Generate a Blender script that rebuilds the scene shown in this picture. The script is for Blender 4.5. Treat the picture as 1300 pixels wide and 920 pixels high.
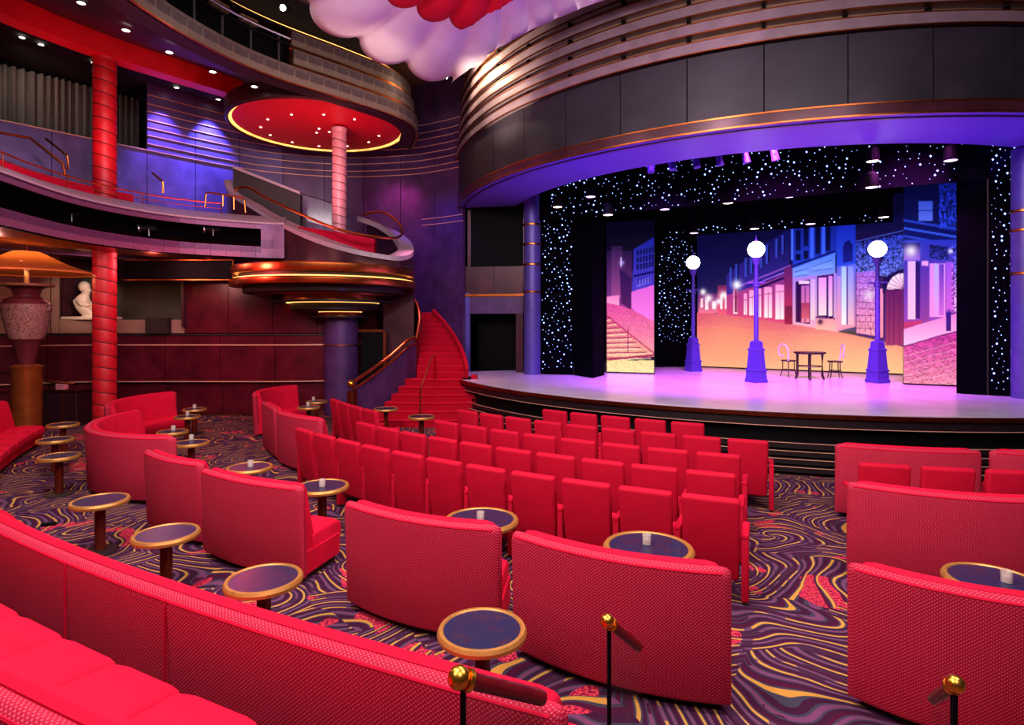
import bpy, bmesh, math, random
import numpy as np
from mathutils import Vector, Matrix, noise as mnoise
random.seed(7)
R_ = math.radians
S = bpy.context.scene
COL = S.collection
for o in list(bpy.data.objects):
    bpy.data.objects.remove(o)

# ------------------------------------------------------------------ camera
CAMZ, F, YH = 2.65, 750.0, 408.0
cam = bpy.data.objects.new('camera', bpy.data.cameras.new('camera'))
COL.objects.link(cam)
cam.location = (0, 0, CAMZ)
cam.rotation_euler = (R_(90), 0, 0)
cam.data.sensor_width = 36
cam.data.lens = F / 1300 * 36
cam.data.shift_y = -(460 - YH) / 1300
cam.data.clip_start = 0.05
S.camera = cam
# ------------------------------------------------------------------ world and exposure
w = bpy.data.worlds.new('world'); S.world = w; w.use_nodes = True
w.node_tree.nodes['Background'].inputs[0].default_value = (0.30, 0.16, 0.24, 1)
w.node_tree.nodes['Background'].inputs[1].default_value = 0.14
S.view_settings.view_transform = 'Standard'
S.view_settings.look = 'None'
S.view_settings.exposure = 0.0
S.view_settings.gamma = 1.0
S.view_settings.use_curve_mapping = False
try:
    S.cycles.max_bounces = 6; S.cycles.caustics_reflective = False; S.cycles.caustics_refractive = False
    S.cycles.sample_clamp_indirect = 4.0
except Exception:
    pass

CX, CY = 8.3, 20.4          # centre of the round auditorium


def pt(r, a, z=None):
    a = R_(a)
    p = (CX - r * math.sin(a), CY - r * math.cos(a))
    return p if z is None else (p[0], p[1], z)


def at(px, py, d):          # a point seen at a photograph pixel, d metres in front of the camera
    return ((px - 650) / F * d, d, CAMZ - (py - YH) / F * d)


def un(px, py, z):          # the point at height z seen at a photograph pixel
    d = F * (CAMZ - z) / (py - YH)
    return ((px - 650) / F * d, d, z)


# ------------------------------------------------------------------ lights
def aim(o, target):
    o.rotation_euler = (Vector(target) - o.location).to_track_quat('-Z', 'Y').to_euler()


def spot(name, loc, target, power, color=(1, 1, 1), deg=60, blend=0.6, rad=0.1):
    l = bpy.data.lights.new(name, 'SPOT'); l.energy = power; l.color = color
    l.spot_size = R_(deg); l.spot_blend = blend; l.shadow_soft_size = rad
    o = bpy.data.objects.new(name, l); COL.objects.link(o); o.location = loc; aim(o, target)
    return o


def area(name, loc, target, power, color=(1, 1, 1), size=2.0, sy=None):
    l = bpy.data.lights.new(name, 'AREA'); l.energy = power; l.color = color; l.size = size
    if sy: l.shape = 'RECTANGLE'; l.size_y = sy
    o = bpy.data.objects.new(name, l); COL.objects.link(o); o.location = loc; aim(o, target)
    return o


def point(name, loc, power, color=(1, 1, 1), rad=0.1):
    l = bpy.data.lights.new(name, 'POINT'); l.energy = power; l.color = color; l.shadow_soft_size = rad
    o = bpy.data.objects.new(name, l); COL.objects.link(o); o.location = loc
    return o


# unseen area lights added below the ceiling to brighten the stalls
FILL_TINT = (1.0, 0.80, 0.82)
area('stalls_fill', (-2.2, 3.2, 7.3), (-1.0, 6.5, 0), 460, FILL_TINT, 1.8)
area('stalls_fill', (3.9, 3.2, 7.3), (4.0, 6.5, 0), 440, FILL_TINT, 1.8)
area('stalls_fill', (-5.2, 6.5, 7.6), (-5.0, 10.0, 0), 380, FILL_TINT, 1.6)
area('stalls_fill', (1.2, 6.2, 7.2), (1.0, 8.6, 0), 300, FILL_TINT, 1.6)
area('stalls_fill', (1.0, -1.0, 7.0), (0.8, 3.4, 0.5), 240, FILL_TINT, 2.0)
area('stalls_fill', (-4.0, 0.5, 7.0), (-3.0, 3.6, 0.5), 270, FILL_TINT, 2.0)
# stage flood lights
PINK = (0.92, 0.12, 0.95)
spot('stage_flood', (5.5, 12.6, 6.9), (6.6, 15.0, 1.05), 3600, PINK, 95, 0.8, 0.3)
spot('stage_flood', (8.2, 11.8, 6.9), (8.8, 13.6, 1.05), 3600, PINK, 95, 0.8, 0.3)
spot('stage_flood', (3.4, 14.4, 6.9), (4.2, 16.0, 1.05), 2600, (0.55, 0.10, 1.0), 80, 0.8, 0.3)
spot('stage_flood', (1.9, 14.8, 6.9), (2.0, 15.0, 1.05), 3000, (0.16, 0.04, 1.0), 70, 0.8, 0.3)
spot('stage_flood', (10.4, 11.6, 6.9), (11.4, 13.2, 1.05), 3000, (0.14, 0.03, 1.0), 80, 0.8, 0.3)
# violet uplights under the proscenium soffit
for (x, y, p, c) in ((2.0, 13.2, 95, (0.10, 0.01, 1.0)), (4.6, 12.0, 110, (0.34, 0.03, 1.0)), (7.0, 11.3, 120, (0.38, 0.04, 1.0)), (9.6, 11.2, 90, (0.10, 0.01, 1.0)), (0.7, 15.4, 30, (0.06, 0.01, 1.0))):
    spot('soffit_uplight', (x, y, 4.2), (x + .05, y + .1, 6.3), p * 1.6, c, 130, 0.9, 0.2)
spot('flat_light', (8.9, 11.7, 5.2), (10.1, 12.9, 1.6), 420, (0.03, 0.02, 1.0), 50, 0.9, 0.2)
# blue wall washers and violet light around the stair
spot('wall_washer', (-9.0, 17.95, 9.4), (-9.45, 18.35, 6.9), 2600, (0.16, 0.16, 1.0), 62, 0.9, 0.05)
spot('wall_washer', (-9.8, 16.9, 9.4), (-10.25, 17.3, 6.9), 1500, (0.24, 0.16, 1.0), 62, 0.9, 0.05)
spot('wall_washer', (-2.6, 17.2, 7.8), (-2.3, 19.0, 4.5), 400, (0.20, 0.08, 1.0), 75, 0.9, 0.2)
spot('wall_washer', (-4.2, 18.4, 7.4), (-4.0, 20.0, 6.0), 200, (0.75, 0.06, 0.4), 90, 0.9, 0.2)
spot('stair_light', (-2.4, 16.3, 6.6), (-2.3, 15.7, 0.6), 620, (1.0, 0.32, 0.55), 50, 0.8, 0.1)
spot('stair_light', (-2.4, 18.4, 6.6), (-2.2, 17.7, 2.0), 260, (1.0, 0.28, 0.4), 60, 0.8, 0.1)
spot('pool_light', (-11.0, 13.2, 4.0), (-11.9, 16.5, 1.5), 130, (0.62, 0.55, 1.0), 34, 0.9, 0.1)
spot('pool_light', (-4.2, 14.8, 3.6), (-4.9, 16.6, 1.8), 90, (0.25, 0.08, 1.0), 50, 0.9, 0.1)
spot('pool_light', (-10.6, 12.4, 4.0), (-11.4, 13.9, 1.0), 60, (1.0, 0.5, 0.3), 40, 0.9, 0.1)  # warm spot added to brighten the vase pedestal
# warm light on the left: below the balcony and on the balcony itself
point('under_balcony_light', (-9.0, 14.9, 4.1), 60, (1.0, 0.30, 0.35), 0.15)
point('under_balcony_light', (-6.6, 14.2, 3.9), 170, (1.0, 0.08, 0.12), 0.15)
point('under_balcony_light', (-10.4, 11.8, 4.0), 70, (1.0, 0.5, 0.42), 0.15)
spot('balcony_light', (-6.5, 10.0, 8.0), (-9.3, 13.0, 5.2), 420, (1.0, 0.45, 0.62), 75, 0.8, 0.2)
spot('balcony_light', (-4.5, 11.0, 7.9), (-7.0, 15.9, 5.0), 330, (0.95, 0.42, 0.72), 60, 0.8, 0.2)
spot('beam_light', (-8.8, 12.6, 6.0), (-9.6, 14.6, 9.1), 200, (1.0, 0.10, 0.10), 110, 0.8, 0.2)
spot('canopy_light', (-5.0, 15.4, 5.9), (-5.4, 17.0, 8.2), 150, (1.0, 0.35, 0.35), 140, 0.9, 0.3)
spot('statue_light', (-10.2, 14.8, 4.2), (-12.2, 16.8, 3.3), 160, (1.0, 0.85, 0.7), 40, 0.6, 0.05)
# light on the flower drape, the gallery front and the stepped rings
spot('drape_light', (-2.0, 9.0, 5.2), (-1.6, 10.8, 7.6), 200, (0.92, 0.66, 1.0), 90, 0.8, 0.3)
spot('gallery_light', (-1.6, 12.0, 6.5), (-4.8, 14.6, 8.7), 300, (1.0, 0.72, 0.50), 80, 0.8, 0.3)
spot('ring_light', (-2.0, 16.4, 9.9), (0.2, 15.6, 8.7), 520, (1.0, 0.74, 0.50), 120, 0.9, 0.1)
spot('ring_light', (-2.0, 13.4, 6.0), (0.6, 15.3, 9.4), 1500, (1.0, 0.74, 0.56), 50, 0.9, 0.15)  # this and the next ring spots are unseen, added to brighten the rings
spot('ring_light', (6.0, 4.5, 7.6), (6.0, 10.5, 9.2), 260, (0.85, 0.66, 0.80), 100, 0.9, 0.3)
spot('ring_light', (1.5, 6.8, 8.0), (3.0, 11.9, 9.6), 420, (0.85, 0.62, 0.75), 100, 0.9, 0.3)


# ------------------------------------------------------------------ materials
def srgb(h):
    h = h.lstrip('#')
    c = [int(h[i:i + 2], 16) / 255 for i in (0, 2, 4)]
    return tuple((v / 12.92 if v <= .04045 else ((v + .055) / 1.055) ** 2.4) for v in c) + (1,)


MATS = {}


class NT:
    def __init__(self, name):
        self.m = bpy.data.materials.new(name); self.m.use_nodes = True
        self.t = self.m.node_tree; self.b = self.t.nodes['Principled BSDF']
        MATS[name] = self.m

    def n(self, typ, **kw):
        nd = self.t.nodes.new('ShaderNode' + typ)
        for k, v in kw.items():
            if k.startswith('i_'):
                key = k[2:]
                nd.inputs[int(key) if key.isdigit() else key.replace('_', ' ')].default_value = v
            else:
                setattr(nd, k, v)
        return nd

    def l(self, a, b):
        self.t.links.new(a, b)

    def math(self, op, a, b=None, c=None):
        nd = self.t.nodes.new('ShaderNodeMath'); nd.operation = op
        for i, v in enumerate((a, b, c)):
            if v is None: continue
            if isinstance(v, (int, float)): nd.inputs[i].default_value = v
            else: self.l(v, nd.inputs[i])
        return nd.outputs[0]

    def ramp(self, fac, stops, interp='LINEAR'):
        nd = self.t.nodes.new('ShaderNodeValToRGB'); cr = nd.color_ramp; cr.interpolation = interp
        while len(cr.elements) < len(stops): cr.elements.new(0.5)
        for e, (p, c) in zip(cr.elements, stops):
            e.position = p; e.color = c
        self.l(fac, nd.inputs[0]); return nd.outputs[0]

    def mix(self, fac, a, b, typ='MIX'):
        nd = self.t.nodes.new('ShaderNodeMix'); nd.data_type = 'RGBA'; nd.blend_type = typ
        for i, v in ((0, fac), (6, a), (7, b)):
            if isinstance(v, (int, float, tuple)): nd.inputs[i].default_value = v
            else: self.l(v, nd.inputs[i])
        return nd.outputs[2]

    def bump(self, h, strength=0.3, dist=0.01):
        nd = self.n('Bump', i_Strength=strength, i_Distance=dist); self.l(h, nd.inputs['Height'])
        self.l(nd.outputs[0], self.b.inputs['Normal'])

    def set(self, col=None, rough=None, metal=None, spec=None, sheen=None):
        i = self.b.inputs
        if col is not None: i['Base Color'].default_value = col
        if rough is not None: i['Roughness'].default_value = rough
        if metal is not None: i['Metallic'].default_value = metal
        if spec is not None: i['Specular IOR Level'].default_value = spec
        if sheen is not None: i['Sheen Weight'].default_value = sheen
        return self


def plain(name, hexcol, rough=0.5, metal=0.0, var=0.15, scale=6.0, spec=None, sheen=None, bump=0.0):
    k = NT(name).set(rough=rough, metal=metal, spec=spec, sheen=sheen)
    c = srgb(hexcol)
    nz = k.n('TexNoise', i_Scale=scale, i_Detail=4.0)
    tc = k.n('TexCoord'); k.l(tc.outputs['Object'], nz.inputs['Vector'])
    d = tuple(v * (1 - var) for v in c[:3]) + (1,); e = tuple(min(1, v * (1 + var)) for v in c[:3]) + (1,)
    k.l(k.ramp(nz.outputs[0], [(0.3, d), (0.7, e)]), k.b.inputs['Base Color'])
    if bump: k.bump(nz.outputs[0], bump, 0.02)
    return k.m


def emit(name, hexcol, strength):
    k = NT(name)
    c = srgb(hexcol)
    k.b.inputs['Base Color'].default_value = c
    k.b.inputs['Emission Color'].default_value = c
    k.b.inputs['Emission Strength'].default_value = strength
    return k.m


def weave(name, dark, light, k_=235.0):
    k = NT(name).set(rough=0.7, spec=0.2)
    uv = k.n('UVMap'); sp = k.n('SeparateXYZ'); k.l(uv.outputs[0], sp.inputs[0])
    u, v = sp.outputs[0], sp.outputs[1]
    a = k.math('SINE', k.math('MULTIPLY', u, k_))
    b = k.math('SINE', k.math('MULTIPLY', v, k_ * 1.15))
    h = k.math('MULTIPLY_ADD', k.math('MULTIPLY', a, b), 0.5, 0.5)
    nz = k.n('TexNoise', i_Scale=3.0, i_Detail=3.0); k.l(uv.outputs[0], nz.inputs['Vector'])
    d2 = tuple(x * .78 for x in srgb(dark)[:3]) + (1,)
    base = k.mix(nz.outputs[0], d2, srgb(dark))
    k.l(k.mix(k.ramp(h, [(0.62, (0, 0, 0, 1)), (0.95, (.75, .75, .75, 1))]), base, srgb(light)), k.b.inputs['Base Color'])
    k.bump(h, 0.35, 0.004)
    return k.m


plain('velvet', '#c00a30', 0.8, 0, 0.10, 5, 0.12)
plain('seat_fabric', '#ae0428', 0.75, 0, 0.08, 4, 0.15)
weave('weave', '#a80830', '#e06078')
plain('stair_carpet', '#a80824', 0.95, 0, 0.2, 30, 0.1)
plain('plinth', '#1a0708', 0.6)
plain('black', '#060508', 0.6, spec=0.08)
plain('black_cloth', '#040308', 0.95, spec=0.02)
plain('seam', '#4a040c', 0.7)
plain('line_brass', '#e0a890', 0.4, 0.35, 0.1, 6)
plain('brass', '#d9a13c', 0.28, 1.0, 0.12, 20)
plain('gold_rim', '#b88440', 0.42, 0.55, 0.12, 14)
plain('copper', '#c06a34', 0.30, 1.0, 0.2, 5)
plain('bronze', '#8a4a30', 0.30, 1.0, 0.2, 8)
plain('wood_leg', '#5e1c0e', 0.25, 0.3, 0.25, 9)
plain('red_wood', '#5a0d14', 0.18, 0.1, 0.25, 7)
plain('red_wall', '#541220', 0.22, 0.2, 0.35, 2.2, 0.5)
plain('dark_wall', '#46202c', 0.30, 0.25, 0.35, 2.2, 0.5)
plain('violet_wall', '#4a2c5c', 0.38, 0.2, 0.30, 2.5, 0.5)
plain('blue_wall', '#5a4a86', 0.42, 0.15, 0.25, 3.0, 0.5)
plain('taupe_wall', '#8c6a5c', 0.6, 0, 0.10, 2)
plain('niche', '#3c3a34', 0.5, 0, 0.35, 1.6)
plain('soffit_red', '#d40c20', 0.45, 0.0, 0.06, 2)
plain('column_red', '#b80c1c', 0.5, 0.05, 0.15, 9, 0.5, bump=0.2)
plain('column_pink', '#d8909c', 0.38, 0.05, 0.12, 9, 0.5, bump=0.2)
plain('soffit_dark', '#2c0a10', 0.5, 0.1, 0.2, 3)
plain('soffit_white', '#6658a8', 0.45, 0.0, 0.05, 2)
plain('ledge', '#a08c98', 0.45, 0, 0.10, 8)
plain('curtain', '#5c5450', 0.9, 0, 0.15, 10)
plain('panel_dark', '#28242e', 0.5, 0.2, 0.3, 1.4, 0.4)
plain('ring_face', '#8a7680', 0.42, 0.3, 0.15, 3, 0.6)
plain('ring_back', '#8c6c52', 0.45, 0.35, 0.15, 3, 0.5)
plain('stage_side', '#180e14', 0.45, 0.2, 0.2, 4)
plain('violet_column', '#54469a', 0.4, 0.2, 0.15, 5)
plain('lamp_iron', '#4434a0', 0.45, 0.1, 0.10, 12)
plain('white_paint', '#efe4f4', 0.5, 0, 0.05)
plain('dark_wood', '#240a14', 0.4)
plain('marble', '#f0dcc8', 0.5, 0, 0.08, 14, bump=0.3)
plain('vase_dark', '#5a2028', 0.35, 0.1, 0.2, 8)
plain('pedestal', '#b4602c', 0.35, 0.8, 0.2, 4)
plain('drape_white', '#efe2ee', 0.7, 0, 0.05, 2, 0.2)
plain('drape_red', '#c00a28', 0.7, 0, 0.08, 2, 0.2)
plain('ceiling_paint', '#5a4038', 0.8, 0, 0.08, 1)
plain('ceiling_black', '#0a0709', 0.9)
plain('steel', '#8c8890', 0.35, 0.9, 0.2, 9)
emit('lens', '#fff2e0', 9.0)
emit('lens_pink', '#ffe0d8', 6.0)
emit('lens_violet', '#d8a8ff', 6.0)
emit('cove', '#ffb860', 2.6)
emit('star', '#88a4ff', 4.5)
emit('globe', '#fff6ff', 9.0)
emit('spot_lens', '#fff4e0', 40.0)

# navy table top with rust mottling
k = NT('table_top').set(rough=0.30, spec=0.3)
tc = k.n('TexCoord'); nz = k.n('TexNoise', i_Scale=9.0, i_Detail=6.0, i_Roughness=0.7); k.l(tc.outputs['Object'], nz.inputs['Vector'])
n2 = k.n('TexNoise', i_Scale=40.0, i_Detail=3.0); k.l(tc.outputs['Object'], n2.inputs['Vector'])
k.l(k.mix(k.ramp(n2.outputs[0], [(.4, (0, 0, 0, 1)), (.7, (.25, .25, .25, 1))]), k.ramp(nz.outputs[0], [(.42, srgb('#181e42')), (.56, srgb('#221c3a')), (.68, srgb('#46222c'))]), srgb('#383a5c')), k.b.inputs['Base Color'])
# vase with pale ornament
k = NT('vase_band').set(rough=0.4)
tc = k.n('TexCoord'); vo = k.n('TexVoronoi', i_Scale=42.0); k.l(tc.outputs['Object'], vo.inputs['Vector'])
k.l(k.ramp(vo.outputs['Distance'], [(.1, srgb('#a8807a')), (.5, srgb('#8c605c')), (.75, srgb('#5c3438'))]), k.b.inputs['Base Color'])
# mottled square tiles of the balcony fronts
def tile_mat(name, cols, sx, sz):
    k = NT(name).set(rough=0.42, metal=0.35, spec=0.5)
    uv = k.n('UVMap'); mp = k.n('Mapping'); mp.inputs['Scale'].default_value = (sx, sz, 1); k.l(uv.outputs[0], mp.inputs[0])
    wn = k.n('TexWhiteNoise', noise_dimensions='2D')
    fl = k.n('VectorMath', operation='FLOOR'); k.l(mp.outputs[0], fl.inputs[0]); k.l(fl.outputs[0], wn.inputs['Vector'])
    nz = k.n('TexNoise', i_Scale=7.0, i_Detail=5.0); k.l(uv.outputs[0], nz.inputs['Vector'])
    f = k.math('ADD', k.math('MULTIPLY', wn.outputs[0], .6), k.math('MULTIPLY', nz.outputs[0], .5))
    k.l(k.ramp(f, [(.25, srgb(cols[0])), (.55, srgb(cols[1])), (.85, srgb(cols[2]))]), k.b.inputs['Base Color'])
tile_mat('purple_tile', ('#46284e', '#603a62', '#784c6c'), 3.0, 4.0)
tile_mat('beige_tile', ('#584a50', '#786660', '#928070'), 3.2, 4.0)
# stage floor
k = NT('stage_floor').set(rough=0.24, spec=0.5)
tc = k.n('TexCoord'); wv = k.n('TexNoise', i_Scale=1.2, i_Detail=4.0); k.l(tc.outputs['Object'], wv.inputs['Vector'])
k.l(k.ramp(wv.outputs[0], [(.35, srgb('#cdbcd6')), (.7, srgb('#dccfe4'))]), k.b.inputs['Base Color'])
# clear glass: thin, mostly transparent
k = NT('glass')
tr = k.n('BsdfTransparent'); gl = k.n('BsdfGlossy', i_Roughness=0.15); mx = k.n('MixShader', i_0=0.03)
tr.inputs[0].default_value = (.93, .95, .95, 1)
k.l(tr.outputs[0], mx.inputs[1]); k.l(gl.outputs[0], mx.inputs[2]); k.l(mx.outputs[0], k.t.nodes['Material Output'].inputs[0])
k = NT('frosted').set(col=srgb('#d8ccc4'), rough=0.15)
k.b.inputs['Alpha'].default_value = 0.55
plain('wax', '#f4e4d0', 0.5, 0, .05)
# pleated lamp shade, lit from within
k = NT('lamp_shade').set(col=srgb('#c0602c'), rough=0.8)
k.b.inputs['Transmission Weight'].default_value = 0.0
tl = k.n('BsdfTranslucent'); tl.inputs[0].default_value = srgb('#e08040'); mx = k.n('MixShader', i_0=0.35)
k.l(k.b.outputs[0], mx.inputs[1]); k.l(tl.outputs[0], mx.inputs[2]); k.l(mx.outputs[0], k.t.nodes['Material Output'].inputs[0])
# screens: picture held in a colour attribute
k = NT('led_screen').set(col=(0, 0, 0, 1), rough=0.5, spec=0.02)
ca = k.n('VertexColor', layer_name='picture'); k.l(ca.outputs[0], k.b.inputs['Emission Color'])
k.b.inputs['Emission Strength'].default_value = 1.1
# carpet: sweeping feather arcs in gold, plum and slate with pink patches
k = NT('carpet').set(rough=0.95, spec=0.1)
tc = k.n('TexCoord')
warp = k.n('TexNoise', i_Scale=0.8, i_Detail=1.0); k.l(tc.outputs['Object'], warp.inputs['Vector'])
ws = k.n('VectorMath', operation='SUBTRACT'); k.l(warp.outputs['Color'], ws.inputs[0]); ws.inputs[1].default_value = (.5, .5, .5)
wm = k.n('VectorMath', operation='SCALE'); k.l(ws.outputs[0], wm.inputs[0]); wm.inputs['Scale'].default_value = 1.3
wa = k.n('VectorMath', operation='ADD'); k.l(tc.outputs['Object'], wa.inputs[0]); k.l(wm.outputs[0], wa.inputs[1])
flat = k.n('Mapping'); flat.inputs['Scale'].default_value = (1, 1, 0); k.l(wa.outputs[0], flat.inputs[0])
vo = k.n('TexVoronoi', i_Scale=1.0, voronoi_dimensions='2D'); k.l(flat.outputs[0], vo.inputs['Vector'])
cellr = k.n('SeparateColor'); k.l(vo.outputs['Color'], cellr.inputs[0])
off = k.n('VectorMath', operation='SUBTRACT'); k.l(flat.outputs[0], off.inputs[0]); k.l(vo.outputs['Position'], off.inputs[1])
cv = k.n('VectorMath', operation='SUBTRACT'); k.l(vo.outputs['Color'], cv.inputs[0]); cv.inputs[1].default_value = (.5, .5, .5)
cm = k.n('VectorMath', operation='MULTIPLY'); k.l(cv.outputs[0], cm.inputs[0]); cm.inputs[1].default_value = (2.4, 2.4, 0)
of2 = k.n('VectorMath', operation='ADD'); k.l(off.outputs[0], of2.inputs[0]); k.l(cm.outputs[0], of2.inputs[1])
ln = k.n('VectorMath', operation='LENGTH'); k.l(of2.outputs[0], ln.inputs[0])
sp = k.n('SeparateXYZ'); k.l(of2.outputs[0], sp.inputs[0])
ang = k.math('ARCTAN2', sp.outputs[1], sp.outputs[0])
spir = k.math('MULTIPLY', ang, 1.0 / (2 * math.pi))
rings = k.math('ADD', k.math('MULTIPLY', ln.outputs['Value'], 6.5), k.math('MULTIPLY', spir, 3.0))
fr = k.math('FRACT', k.math('ADD', rings, cellr.outputs[0]))
wid = k.n('TexNoise', i_Scale=2.6, i_Detail=1.0); k.l(tc.outputs['Object'], wid.inputs['Vector'])
fr2 = k.math('ADD', fr, k.math('MULTIPLY', k.math('SUBTRACT', wid.outputs[0], 0.5), 0.38))
plum, slate, gold, mauve, pink, wine = [srgb(x) for x in ('#3a1432', '#3c3a4a', '#c4903e', '#6e3c60', '#c82a50', '#481030')]
colr = k.ramp(fr2, [(0, wine), (.12, slate), (.19, gold), (.33, slate), (.40, plum), (.55, slate), (.61, mauve), (.76, slate), (.82, plum)], 'CONSTANT')
pm = k.n('TexNoise', i_Scale=2.1, i_Detail=0.5); k.l(wa.outputs[0], pm.inputs['Vector'])
speck = k.n('TexNoise', i_Scale=42.0, i_Detail=2.0); k.l(tc.outputs['Object'], speck.inputs['Vector'])
pinkc = k.ramp(speck.outputs[0], [(.42, srgb('#7a1038')), (.52, pink), (.66, srgb('#d8553c'))])
brk = k.n('TexNoise', i_Scale=4.2, i_Detail=0.5); k.l(wa.outputs[0], brk.inputs['Vector'])
colr = k.mix(k.math('GREATER_THAN', brk.outputs[0], 0.40), k.ramp(fr2, [(0, wine), (.12, slate), (.19, mauve), (.33, slate), (.40, plum), (.55, slate), (.61, wine), (.76, slate), (.82, plum)], 'CONSTANT'), colr)
msk = k.math('MULTIPLY', k.math('GREATER_THAN', pm.outputs[0], 0.66), k.math('GREATER_THAN', fr2, 0.36))
fin = k.mix(msk, colr, pinkc)
fuz = k.n('TexNoise', i_Scale=160.0, i_Detail=2.0); k.l(tc.outputs['Object'], fuz.inputs['Vector'])
k.l(k.mix(0.35, fin, k.ramp(fuz.outputs[0], [(.3, (.2, .2, .2, 1)), (.7, (1, 1, 1, 1))]), 'MULTIPLY'), k.b.inputs['Base Color'])
k.bump(fuz.outputs[0], 0.2, 0.004)


# ------------------------------------------------------------------ object helpers
def tag(o, label=None, cat=None, group=None, kind=None):
    if label: o['label'] = label
    if cat: o['category'] = cat
    if group: o['group'] = group
    if kind: o['kind'] = kind
    return o


def empty(name, loc=(0, 0, 0), rz=0.0, label=None, cat=None, group=None, kind=None):
    o = bpy.data.objects.new(name, None); COL.objects.link(o)
    o.location = loc; o.rotation_euler = (0, 0, rz); o.empty_display_size = .1
    return tag(o, label, cat, group, kind)


def link_mesh(name, me, parent=None, loc=None, rot=None):
    o = bpy.data.objects.new(name, me); COL.objects.link(o)
    if parent: o.parent = parent
    if loc: o.location = loc
    if rot: o.rotation_euler = rot
    return o


def copy_tree(o, parent=None):
    c = o.copy(); COL.objects.link(c); c.parent = parent
    for ch in o.children:
        copy_tree(ch, c)
    return c


class MB:
    def __init__(self):
        self.v = []; self.f = []; self.uv = []

    def add(self, vs, fs, uvs=None):
        n = len(self.v); self.v += [tuple(p) for p in vs]
        self.f += [tuple(i + n for i in q) for q in fs]
        self.uv += uvs if uvs else [(p[0] + p[1], p[2]) for p in vs]
        return self

    def box(self, c, s, rz=0.0, tilt=0.0):
        m = Matrix.Rotation(rz, 3, 'Z') @ Matrix.Rotation(tilt, 3, 'X')
        vs = [Vector(c) + m @ Vector((sx * s[0] / 2, sy * s[1] / 2, sz * s[2] / 2)) for sx in (-1, 1) for sy in (-1, 1) for sz in (-1, 1)]
        return self.add(vs, [(0, 1, 3, 2), (4, 6, 7, 5), (0, 4, 5, 1), (2, 3, 7, 6), (0, 2, 6, 4), (1, 5, 7, 3)])

    def rbox(self, c, s, bev=0.02, seg=2, rz=0.0, tilt=0.0):
        bm = bmesh.new(); bmesh.ops.create_cube(bm, size=1)
        for v in bm.verts: v.co = Vector((v.co.x * s[0], v.co.y * s[1], v.co.z * s[2]))
        bmesh.ops.bevel(bm, geom=bm.edges[:], offset=bev, segments=seg, affect='EDGES', profile=0.5)
        m = Matrix.Rotation(rz, 3, 'Z') @ Matrix.Rotation(tilt, 3, 'X')
        bm.verts.index_update()
        self.add([Vector(c) + m @ v.co for v in bm.verts], [[v.index for v in f.verts] for f in bm.faces])
        bm.free(); return self

    def tube(self, pts, r, n=8, caps=True, closed=False):
        P = [Vector(p) for p in pts]; vs, fs = [], []
        rr = r if isinstance(r, (list, tuple)) else [r] * len(P)
        up = Vector((0, 0, 1)); m = len(P)
        for i, p in enumerate(P):
            a = P[(i - 1) % m] if (closed or i) else P[0]; b = P[(i + 1) % m] if (closed or i < m - 1) else P[-1]
            t = (b - a).normalized()
            x = t.cross(up)
            if x.length < 1e-3: x = t.cross(Vector((0, 1, 0)))
            x.normalize(); y = x.cross(t)
            for j in range(n):
                q = 2 * math.pi * j / n
                vs.append(p + rr[i] * (x * math.cos(q) + y * math.sin(q)))
        for i in range(m if closed else m - 1):
            for j in range(n):
                i2 = (i + 1) % m
                fs.append((i * n + j, i * n + (j + 1) % n, i2 * n + (j + 1) % n, i2 * n + j))
        if caps and not closed:
            fs.append(tuple(range(n))[::-1]); fs.append(tuple((m - 1) * n + j for j in range(n)))
        return self.add(vs, fs)

    def lathe(self, c, prof, n=32, cap0=True, cap1=True, sx=1.0, sy=1.0):
        vs, fs, uv = [], [], []
        for (r, z) in prof:
            for j in range(n):
                q = 2 * math.pi * j / n
                vs.append((c[0] + sx * r * math.cos(q), c[1] + sy * r * math.sin(q), c[2] + z)); uv.append((r * q, z))
        for i in range(len(prof) - 1):
            for j in range(n):
                fs.append((i * n + j, i * n + (j + 1) % n, (i + 1) * n + (j + 1) % n, (i + 1) * n + j))
        if cap0 and prof[0][0] > 1e-4: fs.append(tuple(range(n))[::-1])
        if cap1 and prof[-1][0] > 1e-4: fs.append(tuple((len(prof) - 1) * n + j for j in range(n)))
        return self.add(vs, fs, uv)

    def sphere(self, c, r, n=16, sz=1.0):
        m = max(6, n // 2)
        return self.lathe(c, [(max(1e-5, r * math.sin(math.pi * i / m)), -sz * r * math.cos(math.pi * i / m)) for i in range(m + 1)], n, False, False)

    def sweep(self, path, prof, closed=True, caps=True):
        # prof: list of (offset to the left of the path, z) or a function of (distance, length) giving it
        P = [Vector((p[0], p[1])) for p in path]
        Z = [p[2] if len(p) > 2 else 0.0 for p in path]
        L = [0.0]
        for i in range(1, len(P)): L.append(L[-1] + (P[i] - P[i - 1]).length)
        vs, fs, uv = [], [], []; k = None
        for i, p in enumerate(P):
            t = (P[min(i + 1, len(P) - 1)] - P[max(i - 1, 0)]).normalized(); nn = Vector((-t.y, t.x))
            pr = prof(L[i], L[-1]) if callable(prof) else prof
            k = len(pr); acc = 0
            for j, (o, z) in enumerate(pr):
                q = p + nn * o
                if j: acc += math.hypot(o - pr[j - 1][0], z - pr[j - 1][1])
                vs.append((q.x, q.y, z + Z[i])); uv.append((L[i], acc))
        kk = k if closed else k - 1
        for i in range(len(P) - 1):
            for j in range(kk):
                fs.append((i * k + j, i * k + (j + 1) % k, (i + 1) * k + (j + 1) % k, (i + 1) * k + j))
        if caps and closed:
            fs.append(tuple(range(k))[::-1]); fs.append(tuple((len(P) - 1) * k + j for j in range(k)))
        return self.add(vs, fs, uv)

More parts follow.
